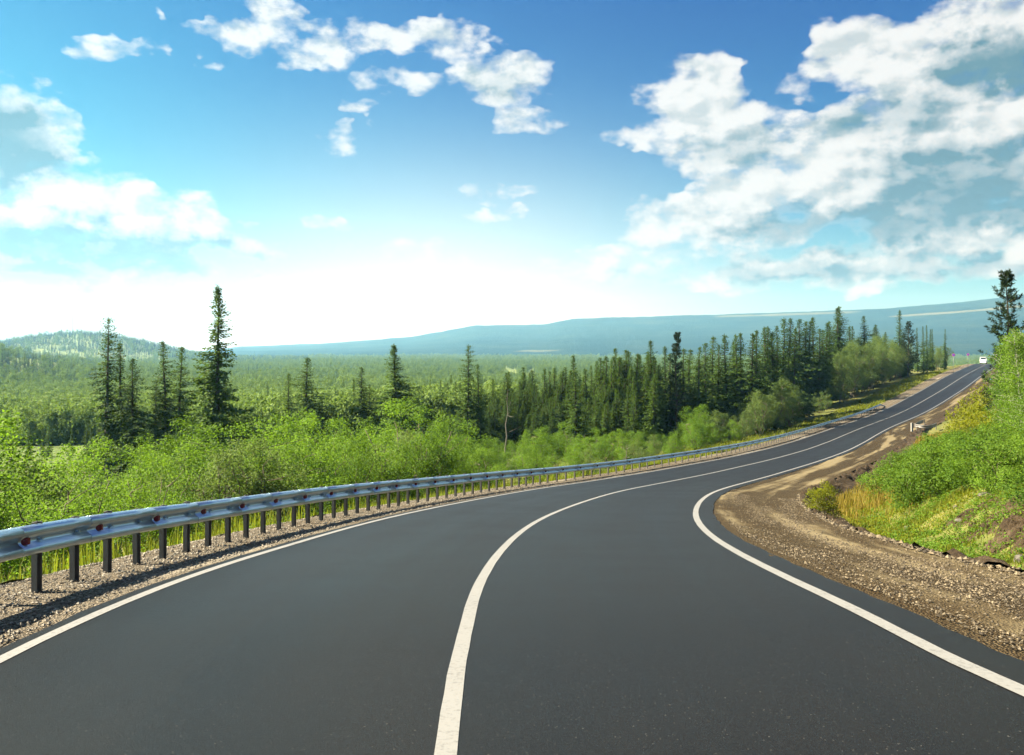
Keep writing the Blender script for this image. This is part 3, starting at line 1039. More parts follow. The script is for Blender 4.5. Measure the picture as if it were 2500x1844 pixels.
def make_broad(seed, H=4.5, Rad=1.7, clumps=34, leaves=300, leaf=.085, stems=4, base=.12, mats=None, top=.75, csize=.36, bark=None, flat=1.0, outw=.75):
    """many-stemmed bushy birch or willow: leaf clumps spread through an uneven crown"""
    g = Gen(seed)
    trunk = MB()
    C, CR = [], []
    lob = g.u(0, 6.28, 8)
    tries = 0
    while len(C) < clumps and tries < clumps * 60:
        tries += 1
        p = g.r.normal(size=3)
        p = p / np.linalg.norm(p) * g.u() ** .42
        a = math.atan2(p[1], p[0])
        irr = 1 + .22 * math.sin(2 * a + lob[0]) + .18 * math.sin(3 * a + lob[1] + p[2] * 3) + .12 * math.sin(5 * a + lob[2])
        zf = base + (1 - base) * (p[2] * .5 + .5)
        wid = (.55 + .45 * math.sin(min(1, max(0, (zf - base) / (top - base))) * math.pi / 2)) * (1 if zf < top else 1 - .5 * ((zf - top) / (1 - top)) ** 1.6)
        c = np.array([p[0] * Rad * irr * wid, p[1] * Rad * irr * wid, zf * H * (.93 + .14 * math.sin(a * 2 + lob[3]))])
        r = csize * Rad * g.u(.65, 1.25) * (1 - .35 * zf)
        if c[2] - r * .5 < 0:
            continue
        C.append(c)
        CR.append(r)
    feet = [np.array([g.r.normal(0, .10 * Rad), g.r.normal(0, .10 * Rad), -.25]) for _ in range(stems)]
    heads = [np.array([g.r.normal(0, .35 * Rad), g.r.normal(0, .35 * Rad), H * g.u(.55, .78)]) for _ in range(stems)]
    sp_ = []
    for f, h in zip(feet, heads):
        q = np.linspace(0, 1, 7)[:, None]
        P = f + (h - f) * q + np.array([0, 0, 1]) * 0 + g.r.normal(0, .035 * H, (7, 3)) * np.sin(q * np.pi) * np.array([1, 1, .2])
        trunk.tube(P, np.linspace(.011 * H, .003 * H, 7), 6)
        sp_.append(P)
    bases, dirs, sides, LL, RN = [], [], [], [], []
    for c, r in zip(C, CR):
        allp = np.concatenate(sp_)
        lowp = allp[allp[:, 2] < c[2] + .1]
        if len(lowp):
            b0 = lowp[np.argmin(np.linalg.norm(lowp - c, axis=1) + .35 * abs(lowp[:, 2] - c[2] + .5))]
            mid = (b0 + c) / 2 + g.r.normal(0, .06, 3)
            trunk.tube(np.array([b0, mid, c]), [.0042 * H, .003 * H, .0012 * H], 4, cap=False)
        n = int(leaves * (r / (csize * Rad)) ** 1.6)
        d0 = g.dirs(n)
        rad = r * g.u(.25, 1.0, n) ** .5 * (1 + .35 * g.r.normal(size=n) * .5)
        squash = np.array([1, 1, .8 * flat])
        pos = c + d0 * rad[:, None] * squash
        # twigs of leaves: pull part of them into short sprays
        k = max(6, n // 14)
        tip = c + g.dirs(k) * r * g.u(.8, 1.35, k)[:, None] * squash
        which = g.r.integers(0, k, n)
        w = (g.u(0, 1, n) < .5)[:, None] * g.u(.45, .95, n)[:, None]
        pos = pos * (1 - w) + (tip[which] + g.r.normal(0, .07 * r + .02, (n, 3))) * w
        nrm = unit(d0 * outw + g.dirs(n) * .7 + np.array([0, 0, .45]))
        d = unit(np.cross(nrm, g.dirs(n)) + np.array([0, 0, -.25]))
        bases.append(pos)
        dirs.append(d)
        sides.append(unit(np.cross(d, nrm)))
        LL.append(leaf * g.u(.65, 1.3, n))
        RN.append(np.clip(g.u(0, 1, n) * .7 + g.u() * .3, 0, 1))
    B, D, S_, L_ = (np.concatenate(v) for v in (bases, dirs, sides, LL))
    ok = B[:, 2] > .03
    B, D, S_, L_ = B[ok], D[ok], S_[ok], L_[ok]
    B[:, 2] *= H / np.percentile(B[:, 2], 99.3)
    return tree_parts(kites(B, D, S_, L_, L_ * .62), np.concatenate(RN)[ok], trunk, mats or (M_LEAF, bark or M_TWIG), 'broadleaf')


def make_birch(seed, H=6.0, leaf=.075, n_stem=3):
    """slim birch with pale stems and a loose crown of hanging twigs"""
    g = Gen(seed)
    trunk = MB()
    bases, dirs, sides, LL, RN = [], [], [], [], []
    for k in range(n_stem):
        f = np.array([g.r.normal(0, .25), g.r.normal(0, .25), -.2])
        h = f + np.array([g.r.normal(0, .5), g.r.normal(0, .5), H * g.u(.8, 1.0)])
        q = np.linspace(0, 1, 10)[:, None]
        P = f + (h - f) * q + g.r.normal(0, .05, (10, 3)) * np.sin(q * np.pi)
        trunk.tube(P, np.linspace(.045, .008, 10), 7)
        for i in range(70):
            t = g.u(.18, 1.0)
            b = np.array([np.interp(t, q[:, 0], P[:, j]) for j in range(3)])
            a = g.u(0, 6.28)
            L = (1.15 * (1 - t) ** .6 + .25) * g.u(.5, 1.1)
            e = b + np.array([math.cos(a) * L, math.sin(a) * L, L * g.u(.1, .8)])
            trunk.tube(np.array([b, (b + e) / 2 + [0, 0, .06], e]), [.010, .007, .003], 3, cap=False)
            n = int(70 * (L + .3))
            w = g.u(.25, 1.1, n)[:, None]
            pos = b + (e - b) * w + g.r.normal(0, .13, (n, 3)) + np.array([0, 0, -1]) * (g.u(0, .22, n) * w[:, 0])[:, None]
            nrm = unit(g.dirs(n) + np.array([0, 0, .5]))
            d = unit(np.cross(nrm, g.dirs(n)) + np.array([0, 0, -.6]))
            bases.append(pos)
            dirs.append(d)
            sides.append(unit(np.cross(d, nrm)))
            LL.append(leaf * g.u(.6, 1.2, n))
            RN.append(np.clip(g.u(0, 1, n) * .8 + g.u() * .2, 0, 1))
    B, D, S_, L_ = (np.concatenate(v) for v in (bases, dirs, sides, LL))
    return tree_parts(kites(B, D, S_, L_, L_ * .66), np.concatenate(RN), trunk, (M_LEAF, M_BIRCH), 'birch')


def make_pine(seed, H=9.0, Rad=1.9):
    g = Gen(seed)
    trunk = MB()
    zz = np.linspace(0, H, 9)
    P = np.c_[np.cumsum(g.r.normal(0, .04, 9)), np.cumsum(g.r.normal(0, .04, 9)), zz]
    trunk.tube(P, .011 * H * (1 - zz / H) + .015, 7)
    bases, dirs, sides, LL = [], [], [], []
    z = .22 * H
    while z < H * .99:
        t = z / H
        for k in range(int(g.u(4, 6.9))):
            a = g.u(0, 6.28)
            L = (Rad * (1 - t) ** .8 + .12) * g.u(.55, 1.1)
            b = np.array([np.interp(z, zz, P[:, 0]), np.interp(z, zz, P[:, 1]), z])
            q = np.linspace(0, 1, 5)[:, None]
            hd = np.array([math.cos(a), math.sin(a), 0])
            C = b + hd * L * q + np.array([0, 0, 1]) * L * (.05 * q + .38 * q ** 2)
            trunk.tube(C, np.linspace(.03 * (1 - t) + .01, .006, 5), 4, cap=False)
            nt = max(3, int(L * 6))
            for j in range(nt):
                w = .3 + .7 * (j + g.u()) / nt
                c = np.array([np.interp(w, q[:, 0], C[:, m]) for m in range(3)]) + np.r_[g.r.normal(0, .13 * L, 2), g.r.normal(.03, .06 * L)]
                n = 26
                axis = unit(hd * .6 + np.array([0, 0, .9]) + g.r.normal(0, .3, 3))
                d = unit(axis * .7 + g.dirs(n))
                bases.append(c + axis * g.u(-.10, .10, n)[:, None])
                dirs.append(d)
                sides.append(unit(np.cross(d, g.dirs(n))))
                LL.append(g.u(.10, .19, n))
        z += g.u(.26, .42) * (1.15 - .5 * t)
    B, D, S_, L_ = (np.concatenate(v) for v in (bases, dirs, sides, LL))
    return tree_parts(kites(B, D, S_, L_, L_ * .22), g.u(0, 1, len(B)), trunk, (M_PINE, M_BARK), 'pine')


def plant(name, parts, loc, rotz, scale, label, cat, group=None, crown_mat=None):
    r = obj(name, None, loc=loc, rotz=rotz, scale=scale, label=label, cat=cat, group=group)
    r.empty_display_size = .3
    obj('trunk', parts[1], r)
    c = obj('crown', parts[0], r)
    if crown_mat is not None:
        c.material_slots[0].link = 'OBJECT'
        c.material_slots[0].material = crown_mat
    return r


def at(px, py, Y):
    return (px - 1250) / FPX * Y, Y, (HORIZON - py) / FPX * Y


rnd = random.Random(11)
SPRUCE = [make_spruce(100, Rad=2.0, nb=230, power=.78, dens=5), make_spruce(101, Rad=1.7, nb=220, gap=.35, power=.78, dens=5), make_spruce(102, Rad=2.4, nb=250, gap=.2, power=.8, dens=5), make_spruce(103, Rad=1.45, nb=210, gap=.25, power=.78, dens=5), make_spruce(104, Rad=1.85, nb=220, gap=.4, power=.7, dens=5)]
H_SPRUCE = 12.0


def spruce_at(px, py, Y, k, wide=1.0, label=None, group=None, crown_mat=None):
    x, y, zt = at(px, py, Y)
    zb = gz(x, y) - .15
    h = max(3.0, zt - zb)
    s = h / H_SPRUCE
    return plant('spruce_tree', SPRUCE[k], (x, y, zb), rnd.uniform(0, 6.28), (s * wide, s * wide, s), label, 'spruce', group, crown_mat)


# the tall single spruces that stand out of the birch scrub
hero_a = make_spruce(210, Rad=2.15, nb=270, gap=.38, dens=8, power=.92, low=.04)
hero_b = make_spruce(211, Rad=1.15, nb=170, gap=.45, dens=7, power=.35, low=.05)
hero_c = make_spruce(212, Rad=1.8, nb=190, gap=.45, dens=7, power=.6, low=.12)


def hero(parts, px, py, Y, wide, label):
    x, y, zt = at(px, py, Y)
    zb = gz(x, y) - .2
    s = (zt - zb) / H_SPRUCE
    plant('spruce_tree', parts, (x, y, zb), rnd.uniform(0, 6.28), (s * wide * 1.5, s * wide * 1.5, s), label, 'spruce')


hero(hero_a, 533, 699, 72, .78, 'tallest dark spruce with shaggy gappy branches, standing alone above the bushes')
hero(hero_b, 260, 776, 74, .78, 'thin scraggly spruce with a bent bare tip, tallest of its close clump')
hero(SPRUCE[3], 298, 838, 75, .85, 'slim dark spruce squeezed between the scraggly spruce and the full one')
hero(SPRUCE[2], 326, 876, 73, .95, 'full dark spruce with a yellowish tip in the close clump')
hero(SPRUCE[1], 380, 926, 76, .8, 'short spruce tucked below the two bare-trunked spruces')
hero(hero_c, 405, 834, 76, .82, 'bare-trunked spruce with thin whorls, its twin close beside it')
hero(hero_c, 437, 848, 75, .86, 'bare-trunked spruce, slightly lower and broader of the twin pair')
hero(SPRUCE[0], 706, 911, 92, .9, 'small narrow spruce touching the broad dark spruce beside it')
hero(SPRUCE[2], 747, 873, 90, 1.12, 'broad dark pyramid spruce rising behind the roundest bright bush')
hero(SPRUCE[2], 880, 897, 98, .95, 'dense conical spruce standing by itself with two thin companions')
hero(SPRUCE[3], 864, 927, 104, .7, 'thin spruce close behind the dense conical one')
hero(SPRUCE[4], 902, 938, 102, .7, 'low spruce leaning on the dense conical one')
hero(hero_a, 968, 841, 98, 1.15, 'broad olive spruce with spreading skirts before the hazy valley')
hero(SPRUCE[1], 1000, 935, 100, .9, 'short spruce under the skirts of the broad olive spruce')
hero(hero_b, 1143, 842, 100, .8, 'very thin tall spruce with a needle-like top, beside a shorter twin')
hero(SPRUCE[3], 1168, 890, 101, .85, 'shorter thin spruce beside the needle-topped one')
hero(SPRUCE[1], 1405, 905, 88, 1.15, 'dark drooping spruce in front of the spruce stand, near the snag')

# the spruce stand across the bend
TOPS3 = [(240, 590), (300, 610), (380, 600), (425, 620), (465, 590), (510, 615), (545, 590), (592, 500), (700, 600), (735, 580), (770, 545), (800, 520), (843, 510), (875, 540), (910, 450), (945, 540), (982, 465), (1020, 470), (1060, 490), (1090, 505),
         (1150, 480), (1170, 395), (1230, 570), (1265, 440), (1310, 490), (1405, 455), (1445, 460), (1515, 440), (1570, 415), (1620, 365), (1665, 425), (1725, 350), (1780, 400), (1805, 350), (1830, 340), (1905, 345), (1940, 320), (2015, 295), (2055, 340)]
TOPS4 = [(190, 435), (235, 470), (275, 430), (305, 375), (345, 380), (380, 440), (420, 385), (455, 400), (480, 395), (510, 370), (545, 450), (575, 455), (600, 410), (625, 400), (675, 308), (692, 300), (745, 430), (775, 430), (915, 440), (940, 420), (990, 470)]
sky_line = [(1200 + a / 3.004, 700 + b / 3.004) for a, b in TOPS3] + [(1800 + a / 2.753, 640 + b / 2.753) for a, b in TOPS4]
SK = np.array(sorted(sky_line))
G_ST = 'spruces of the dense stand'
LB_ST = 'tall %s spruce whose tip breaks the skyline of the dense stand'
LB_ST2 = 'lower %s spruce in the front rows of the dense stand, above the bushes'
LB_ST3 = '%s spruce in the middle rows of the dense stand, below its skyline'


def stand_y(px):
    return float(np.interp(px, [1000, 1300, 1600, 1850, 2000, 2100, 2200], [118, 112, 108, 122, 165, 212, 225]))


for (px, py) in sky_line:
    Y = stand_y(px) + rnd.uniform(-3, 9)
    wd = rnd.uniform(1.15, 1.75)
    bt = 'slim' if wd < 1.35 else 'broad' if wd > 1.55 else 'medium-wide'
    spruce_at(px, py, Y, rnd.randrange(5), wd, LB_ST % bt, bt + ' ' + G_ST)
n_st = 0
while n_st < 235:
    px = rnd.uniform(1010, 2085)
    base_line = float(np.interp(px, SK[:, 0], SK[:, 1]))
    base_line = max(base_line, float(np.interp(px, [1000, 1200, 1300], [935, 905, 860])))
    row = rnd.random()
    py = base_line + 8 + rnd.random() ** (1.1 if px < 1500 else 1.7) * np.interp(px, [1000, 1400, 1900, 2085], [95, 120, 130, 70])
    Y = stand_y(px) + 6 - 20 * min(1.0, (py - base_line) / 110) + rnd.uniform(-3, 4)
    x, y, zt = at(px, py, Y)
    s_, o_, d_ = nearest(x, y)
    if o_[0] > -21 or zt - gz(x, y) < 3.2:
        n_st += .2
        continue
    front = py - base_line > 60
    wd = rnd.uniform(1.2, 1.8)
    bt = 'slim' if wd < 1.4 else 'broad' if wd > 1.6 else 'medium-wide'
    spruce_at(px, py, Y, rnd.randrange(5), wd, (LB_ST2 if front else LB_ST3) % bt, '%s spruces of the dense stand, %s rows' % (bt, 'front' if front else 'middle'))
    n_st += 1
# small ones scattered in the scrub
for (px, py, Y) in [(790, 948, 120), (818, 946, 118), (612, 962, 115), (636, 975, 118), (665, 965, 112), (497, 985, 110), (210, 1035, 85), (222, 1030, 88), (118, 1030, 95), (105, 1040, 97), (70, 1040, 92), (175, 1045, 90), (240, 1020, 84), (652, 940, 130), (1050, 925, 125), (1075, 930, 122), (1100, 915, 128)]:
    spruce_at(px, py, Y, rnd.randrange(5), rnd.uniform(.75, 1.0), 'small spruce scattered in the light green scrub before the valley', 'small spruces in the scrub')
# single trees over the far hedge
spruce_at(1800 + 855 / 2.753, 640 + 362 / 2.753, 190, 2, 1.25, 'full spruce standing over the roadside hedge beyond the stand')
spruce_at(1800 + 1090 / 2.753, 640 + 322 / 2.753, 215, 0, 1.0, 'tall spruce over the far hedge, beside a flat-topped pine')
for q in (1250, 1275, 1295, 1312, 1395, 1210):
    spruce_at(1800 + q / 2.753, 640 + (428 + rnd.uniform(-8, 25)) / 2.753, 240 + rnd.uniform(-8, 8), 3, .8, 'thin dark spruce tip in the row behind the far hedge', 'spruce tips behind the far hedge')

PINE = make_pine(301, H=9.0, Rad=1.7)
x_, y_, zt_ = at(1800 + 1150 / 2.753, 640 + 398 / 2.753, 212)
plant('pine_tree', make_pine(302, H=9.0, Rad=2.6), (x_, y_, gz(x_, y_)), 1.0, (zt_ - gz(x_, y_)) / 9.0, 'flat-topped pine beside the tall spruce over the far hedge', 'pine')
x_, y_, zt_ = at(1650, 810, 106)
plant('pine_tree', make_pine(303, H=9.0, Rad=1.2), (x_, y_, gz(x_, y_)), 2.0, (zt_ - gz(x_, y_)) / 9.0, 'sparse pine poking out of the skyline of the spruce stand', 'pine')

# ------------------------------------------------------------------ birch and willow scrub behind the guardrail
BROAD = [make_broad(400 + i, H=4.6, Rad=r_, clumps=c_, leaves=n_, leaf=.075, stems=st_, base=b_, top=t_, csize=.42) for i, (r_, c_, n_, st_, b_, t_) in enumerate(
    [(1.6, 28, 620, 5, .03, .7), (1.8, 30, 620, 6, .02, .6), (1.3, 24, 600, 3, .04, .75), (1.7, 29, 620, 5, .02, .65), (1.45, 26, 620, 4, .03, .8)])]
H_BROAD = 4.6
WIL = [make_broad(430 + i, H=4.6, Rad=1.75, clumps=46, leaves=290, leaf=.085, stems=6, base=.05, top=.6, mats=(M_LEAF_PALE, M_TWIG)) for i in range(2)]
OUT = np.array([(-900, 990), (0, 1008), (45, 1003), (70, 1030), (145, 1078), (230, 1048), (330, 1080), (440, 1075), (535, 1040), (620, 1072), (680, 1012), (760, 990), (826, 1025), (893, 1045), (970, 985), (1040, 1003), (1116, 1060), (1228, 1075), (1340, 1062), (1450, 1072), (1562, 1060),
                (1640, 1045), (1674, 1010), (1741, 990), (1800, 1010), (1850, 950), (1905, 925), (1960, 945), (2005, 985), (2055, 850), (2080, 832), (2160, 826), (2240, 834), (2318, 842), (2336, 838), (2395, 842), (2420, 850), (2600, 870)])
LB_B = 'tall bright birch bush forming the back of the scrub below the guardrail'
GR_B = 'tall birch bushes at the back of the scrub'


def bush_at(s, o, k, lab, grp, hmin, hmax, drop=0.0, pale=False, wide=1.0, name='birch_bush', cat='bush'):
    p = strip_point(s, o)
    x, y = float(p[0]), float(p[1])
    zb = gz(x, y) - .05
    if y < 2:
        return
    px = 1250 + FPX * x / y
    zt = (HORIZON - (np.interp(px, OUT[:, 0], OUT[:, 1]) + drop)) / FPX * y
    h = min(hmax, max(hmin, zt - zb))
    sc_ = h / H_BROAD
    plant(name, (WIL if pale else BROAD)[k], (x, y, zb), rnd.uniform(0, 6.28), (sc_ * wide, sc_ * wide, sc_), lab, cat, grp)


s = 1.0
while s < 98:
    step = 2.35 + s * .012
    for (o0, drop, hmin, hmax, lb, gr) in ((-11.3, 34, 1.3, 4.8, 'low bright green birch bush close behind the guardrail posts', 'birch bushes close behind the guardrail'), (-15, 6, 1.8, 7.0, 'middle-sized birch bush between the front and back rows of the scrub', 'birch bushes in the middle of the scrub'), (-20, -14, 2.4, 9.0, LB_B, GR_B)):
        if rnd.random() < .93:
            bush_at(s + rnd.uniform(-1, 1), o0 + rnd.uniform(-1.4, 1.4), rnd.randrange(5), lb, gr, hmin, hmax, drop + rnd.uniform(-24, 44), wide=rnd.uniform(.95, 1.4))
    s += step
for i in range(22):
    bush_at(rnd.uniform(3, 95), rnd.uniform(-30, -23), rnd.randrange(5), LB_B, GR_B, 3, 8.5, rnd.uniform(0, 20), wide=1.2)
for i in range(16):
    bush_at(rnd.uniform(8, 100), rnd.uniform(-16, -9.5), rnd.randrange(2), 'pale grey-green willow bush among the bright birch scrub', 'willow bushes in the scrub', 1.5, 4.5, rnd.uniform(5, 50), pale=True, wide=1.1, name='willow_bush')
# the rounded willows before the spruce stand, then the tall hedge up to the crest
for i in range(15):
    bush_at(rnd.uniform(92, 128), rnd.uniform(-15.5, -9.5), rnd.randrange(2), 'rounded pale willow below the spruce stand by the end of the guardrail', 'rounded willows by the rail end', 3, 8.5, rnd.uniform(-4, 30), pale=True, wide=rnd.uniform(.8, 1.0), name='willow_bush')
s = 134.0
while s < 262:
    for (o0, dr) in ((-16.5, 8), (-20.5, -2)):
        bush_at(s + rnd.uniform(-1.5, 1.5), o0 + rnd.uniform(-1.2, 1.2) - max(0, 150 - s) * .12, rnd.randrange(2), 'tall leafy willow in the hedge along the road to the crest', 'hedge willows towards the crest', 4, 12, dr + rnd.uniform(-6, 16), pale=rnd.random() < .99, wide=rnd.uniform(.62, .85), name='willow_bush')
    s += 3.9
for s in (270, 278, 287, 297):
    bush_at(s, rnd.uniform(-13, -10), rnd.randrange(2), 'yellowish bush at the crest of the road', 'bushes at the crest', 3, 7, rnd.uniform(-3, 12), pale=True, wide=.8, name='crest_bush')

# ------------------------------------------------------------------ the bank above the ditch
SHRUB = [make_broad(500 + i, H=1.6, Rad=.95, clumps=34, leaves=230, leaf=.062, stems=7, base=.02, top=.6, mats=(M_LEAF_DEEP, M_TWIG), csize=.42) for i in range(4)]
s_gold = make_broad(510, H=1.6, Rad=.8, clumps=30, leaves=220, leaf=.06, stems=6, base=.03, top=.6, mats=(M_LEAF_GOLD, M_TWIG), csize=.4)
for i in range(390):
    s = 5 + 75 * rnd.random() ** 1.3
    o = 9.9 + 16 * rnd.random() ** 1.45
    if o < 10.2 + .45 * math.sin(s * .7) + (.5 if s < 15 else 0):
        continue
    p = strip_point(s, o)
    x, y = float(p[0]), float(p[1])
    if y < 7 or x / y > .74:
        continue
    h = rnd.uniform(.85, 1.6) + .35 * sstep(o, 13, 20)
    sc_ = h / 1.6
    plant('shrub', SHRUB[rnd.randrange(4)], (x, y, gz(x, y) - .08), rnd.uniform(0, 6.28), (sc_ * 1.25, sc_ * 1.25, sc_), 'low deep green shrub in the thicket on the bank above the ditch' if i % 3 else 'low yellow-green shrub among the deep green thicket on the bank', 'shrub', 'shrubs on the bank' if i % 3 else 'yellow-green shrubs on the bank', None if i % 3 else M_LEAF)
BIRCH = [make_birch(600 + i, H=6.0, n_stem=n_) for i, n_ in enumerate((3, 4, 2))]
for (px, py, Y, k) in [(2485, 800, 38, 0), (2510, 790, 34, 1), (2478, 850, 41, 2), (2545, 770, 30, 0), (2520, 830, 30, 1), (2540, 850, 26, 2), (2590, 760, 34, 1), (2620, 740, 30, 0), (2660, 760, 24, 1), (2450, 900, 43, 2), (2570, 900, 22, 2)]:
    x, y, zt = at(px, py, Y)
    zb = gz(x, y) - .1
    sc_ = max(.4, (zt - zb) / 6.0)
    plant('birch_tree', BIRCH[k], (x, y, zb), rnd.uniform(0, 6.28), sc_, 'young birch with slim pale stems on the bank around the pine', 'birch', 'young birches on the bank')
x_, y_, zt_ = at(2457, 664, 42)
zb_ = gz(x_, y_) - .1
plant('pine_tree', PINE, (x_, y_, zb_), .6, (zt_ - zb_) / 9.0, 'dark pine with upswept branches rising above the birches on the bank', 'pine')
for (px, py, Y, w) in [(2374, 945, 46, .55), (2405, 955, 44, .8), (2372, 1000, 45, .8), (2436, 930, 45, .7), (2395, 1000, 42, .9), (2425, 985, 41, .9)]:
    x, y, zt = at(px, py, Y)
    zb = gz(x, y) - .05
    sc_ = max(.6, (zt - zb) / 1.6)
    plant('golden_shrub', s_gold, (x, y, zb), rnd.uniform(0, 6.28), (sc_ * w, sc_ * w, sc_), 'tall golden yellow shrub at the edge of the bank beside the birches', 'shrub', 'golden shrubs beside the birches')
x, y, zt = at(2278, 1062, 47)
zb = gz(x, y)
plant('shrub', SHRUB[1], (x, y, zb), 1.0, ((zt - zb) / 1.6,) * 3, 'round olive bush standing apart on the grassy edge of the bank', 'shrub', crown_mat=M_LEAF)
x, y, zt = at(2012, 1172, 25)
zb = gz(x, y) - .05
plant('golden_shrub', s_gold, (x, y, zb), 2.0, (max(.5, (zt - zb) / 1.6),) * 3, 'small yellow-green tuft of a shrub at the corner of the soil ridge', 'shrub')

# ------------------------------------------------------------------ dead trees
def snag(px, py, Y, label, seed, lean=0.05, br=6):
    g = Gen(seed)
    x, y, zt = at(px, py, Y)
    zb = gz(x, y)
    h = zt - zb
    m = MB()
    q = np.linspace(0, 1, 8)[:, None]
    P = np.array([0, 0, -.1]) + np.array([lean * h, 0, h]) * q + g.r.normal(0, .02 * h, (8, 3)) * np.sin(q * np.pi) * [1, 1, 0]
    m.tube(P, np.linspace(.016 * h + .02, .01, 8), 6)
    r = obj('dead_tree', None, loc=(x, y, zb), label=label, cat='dead tree')
    obj('trunk', m.mesh('trunk', [M_DEAD], True), r)
    for i in range(br):
        t = g.u(.3, .9)
        b = np.array([np.interp(t, q[:, 0], P[:, j]) for j in range(3)])
        a = g.u(0, 6.28)
        L = h * g.u(.10, .25)
        e = b + np.array([math.cos(a) * L, math.sin(a) * L, L * g.u(-.1, .7)])
        mb = MB()
        mb.tube(np.array([b, (b + e) / 2 + g.r.normal(0, .05 * L, 3), e]), [.02, .013, .005], 4)
        obj('branch', mb.mesh('branch', [M_DEAD], True), r)


snag(1234, 950, 80, 'bare grey dead trunk standing before the hazy part of the spruce stand', 1, .03, 7)
snag(1528, 1082, 55, 'broken dark snag in the scrub close behind the guardrail', 2, .04, 5)

# ------------------------------------------------------------------ the far wood in the valley and on the left slopes
def far_spruce(seed):
    return make_spruce(seed, H=12, Rad=1.5, nb=80, gap=.1, dens=1.0, tw=2.4)


far_col = bpy.data.collections.new('far_tree_kinds')
rg = np.random.default_rng(77)


def far_kind(i, parts, mat):
    cm = parts[0]
    cm.materials.clear()
    cm.materials.append(mat)
    o = bpy.data.objects.new('far_kind_%02d' % i, cm)
    far_col.objects.link(o)


for i in range(3):
    far_kind(i, make_spruce(700 + i, H=12, Rad=1.5 + .25 * (i - 1), nb=90, gap=.12, dens=1.0, tw=2.3), M_FARNEEDLE)
for i in range(3):
    far_kind(3 + i, make_broad(720 + i, H=6.0, Rad=2.4, clumps=13, leaves=95, leaf=.36, stems=2, base=.05, top=.6, outw=1.6, csize=.42), M_FARLEAF)

pts, scl, idx = [], [], []
N = 95000
a_ = np.radians(rg.uniform(-41, 41, N))
r_ = np.exp(rg.uniform(np.log(82), np.log(3100), N))
a_ = np.r_[a_, np.radians(rg.uniform(-41, -14, 9000))]
r_ = np.r_[r_, rg.uniform(1650, 2500, 9000)]
x_, y_ = np.sin(a_) * r_, np.cos(a_) * r_
s_, o_, d_ = nearest(x_, y_)
deg = np.degrees(a_)
keep = (d_ > 34) & ~((o_ > 0) & (r_ < 330))
rmin = np.interp(deg, [-41, -5, 3, 8, 24, 41], [84, 100, 135, 165, 210, 300])
keep &= r_ > rmin
keep &= fbm(x_ / 70, y_ / 150, 33, 3) + .35 * fbm(x_ / 22, y_ / 22, 34, 2) < .22 + .3 * sstep(r_, 900, 1600)
x_, y_, r_, deg, d_, o_ = (v[keep] for v in (x_, y_, r_, deg, d_, o_))
z_ = ground_z(x_, y_) - .2
pn = fbm(x_ / 120, y_ / 120, 21, 3) + .55 * fbm(x_ / 25, y_ / 25, 22, 2)
ps = np.where(r_ < 420, .0 + .45 * pn, .02 + 1.1 * pn) + 1.0 * (1 - sstep(deg, -30, -20)) * sstep(r_, 400, 560) + .12 * sstep(r_, 900, 1800) + 1.0 * (deg < -14) * sstep(r_, 1400, 1700)
is_sp = rg.uniform(0, 1, len(x_)) < np.clip(ps, .06, .92)
sc_ = np.where(is_sp, rg.uniform(.4, .85, len(x_)), rg.uniform(.6, 1.8, len(x_)))
sc_ = sc_ * np.interp(r_, [120, 400, 1200, 3000], [.62, .85, 1.15, 1.5])
idx = np.where(is_sp, rg.integers(0, 3, len(x_)), rg.integers(3, 6, len(x_)))


def scatter(name, X, Y, Z, scale, index, label):
    me = bpy.data.meshes.new(name)
    me.vertices.add(len(X))
    me.vertices.foreach_set('co', np.stack([X, Y, Z], 1).astype(np.float32).ravel())
    for nm, tp, v in (('sc', 'FLOAT', scale), ('rz', 'FLOAT', rg.uniform(0, 6.28, len(X)))):
        me.attributes.new(nm, tp, 'POINT').data.foreach_set('value', np.asarray(v, np.float32))
    me.attributes.new('kd', 'INT', 'POINT').data.foreach_set('value', np.asarray(index, np.int32))
    o = obj(name, me, kind='stuff', label=label)
    ng = bpy.data.node_groups.new(name, 'GeometryNodeTree')
    ng.interface.new_socket('Geometry', in_out='INPUT', socket_type='NodeSocketGeometry')
    ng.interface.new_socket('Geometry', in_out='OUTPUT', socket_type='NodeSocketGeometry')
    nd, lk = ng.nodes, ng.links
    gi, go = nd.new('NodeGroupInput'), nd.new('NodeGroupOutput')
    ip = nd.new('GeometryNodeInstanceOnPoints')
    ci = nd.new('GeometryNodeCollectionInfo')
    ci.inputs['Collection'].default_value = far_col
    ci.inputs['Separate Children'].default_value = True
    ip.inputs['Pick Instance'].default_value = True

    def named(a, t):
        q = nd.new('GeometryNodeInputNamedAttribute')
        q.data_type = t
        q.inputs['Name'].default_value = a
        return q.outputs['Attribute']
    cx = nd.new('ShaderNodeCombineXYZ')
    lk.new(named('rz', 'FLOAT'), cx.inputs[2])
    er = nd.new('FunctionNodeEulerToRotation')
    lk.new(cx.outputs[0], er.inputs[0])
    lk.new(gi.outputs[0], ip.inputs['Points'])
    lk.new(ci.outputs[0], ip.inputs['Instance'])
    lk.new(named('kd', 'INT'), ip.inputs['Instance Index'])
    lk.new(er.outputs[0], ip.inputs['Rotation'])
    lk.new(named('sc', 'FLOAT'), ip.inputs['Scale'])
    lk.new(ip.outputs[0], go.inputs[0])
    o.modifiers.new('scatter', 'NODES').node_group = ng
    return o


scatter('distant_forest', x_, y_, z_, sc_, idx, 'far mixed forest filling the valley and the slopes behind it')

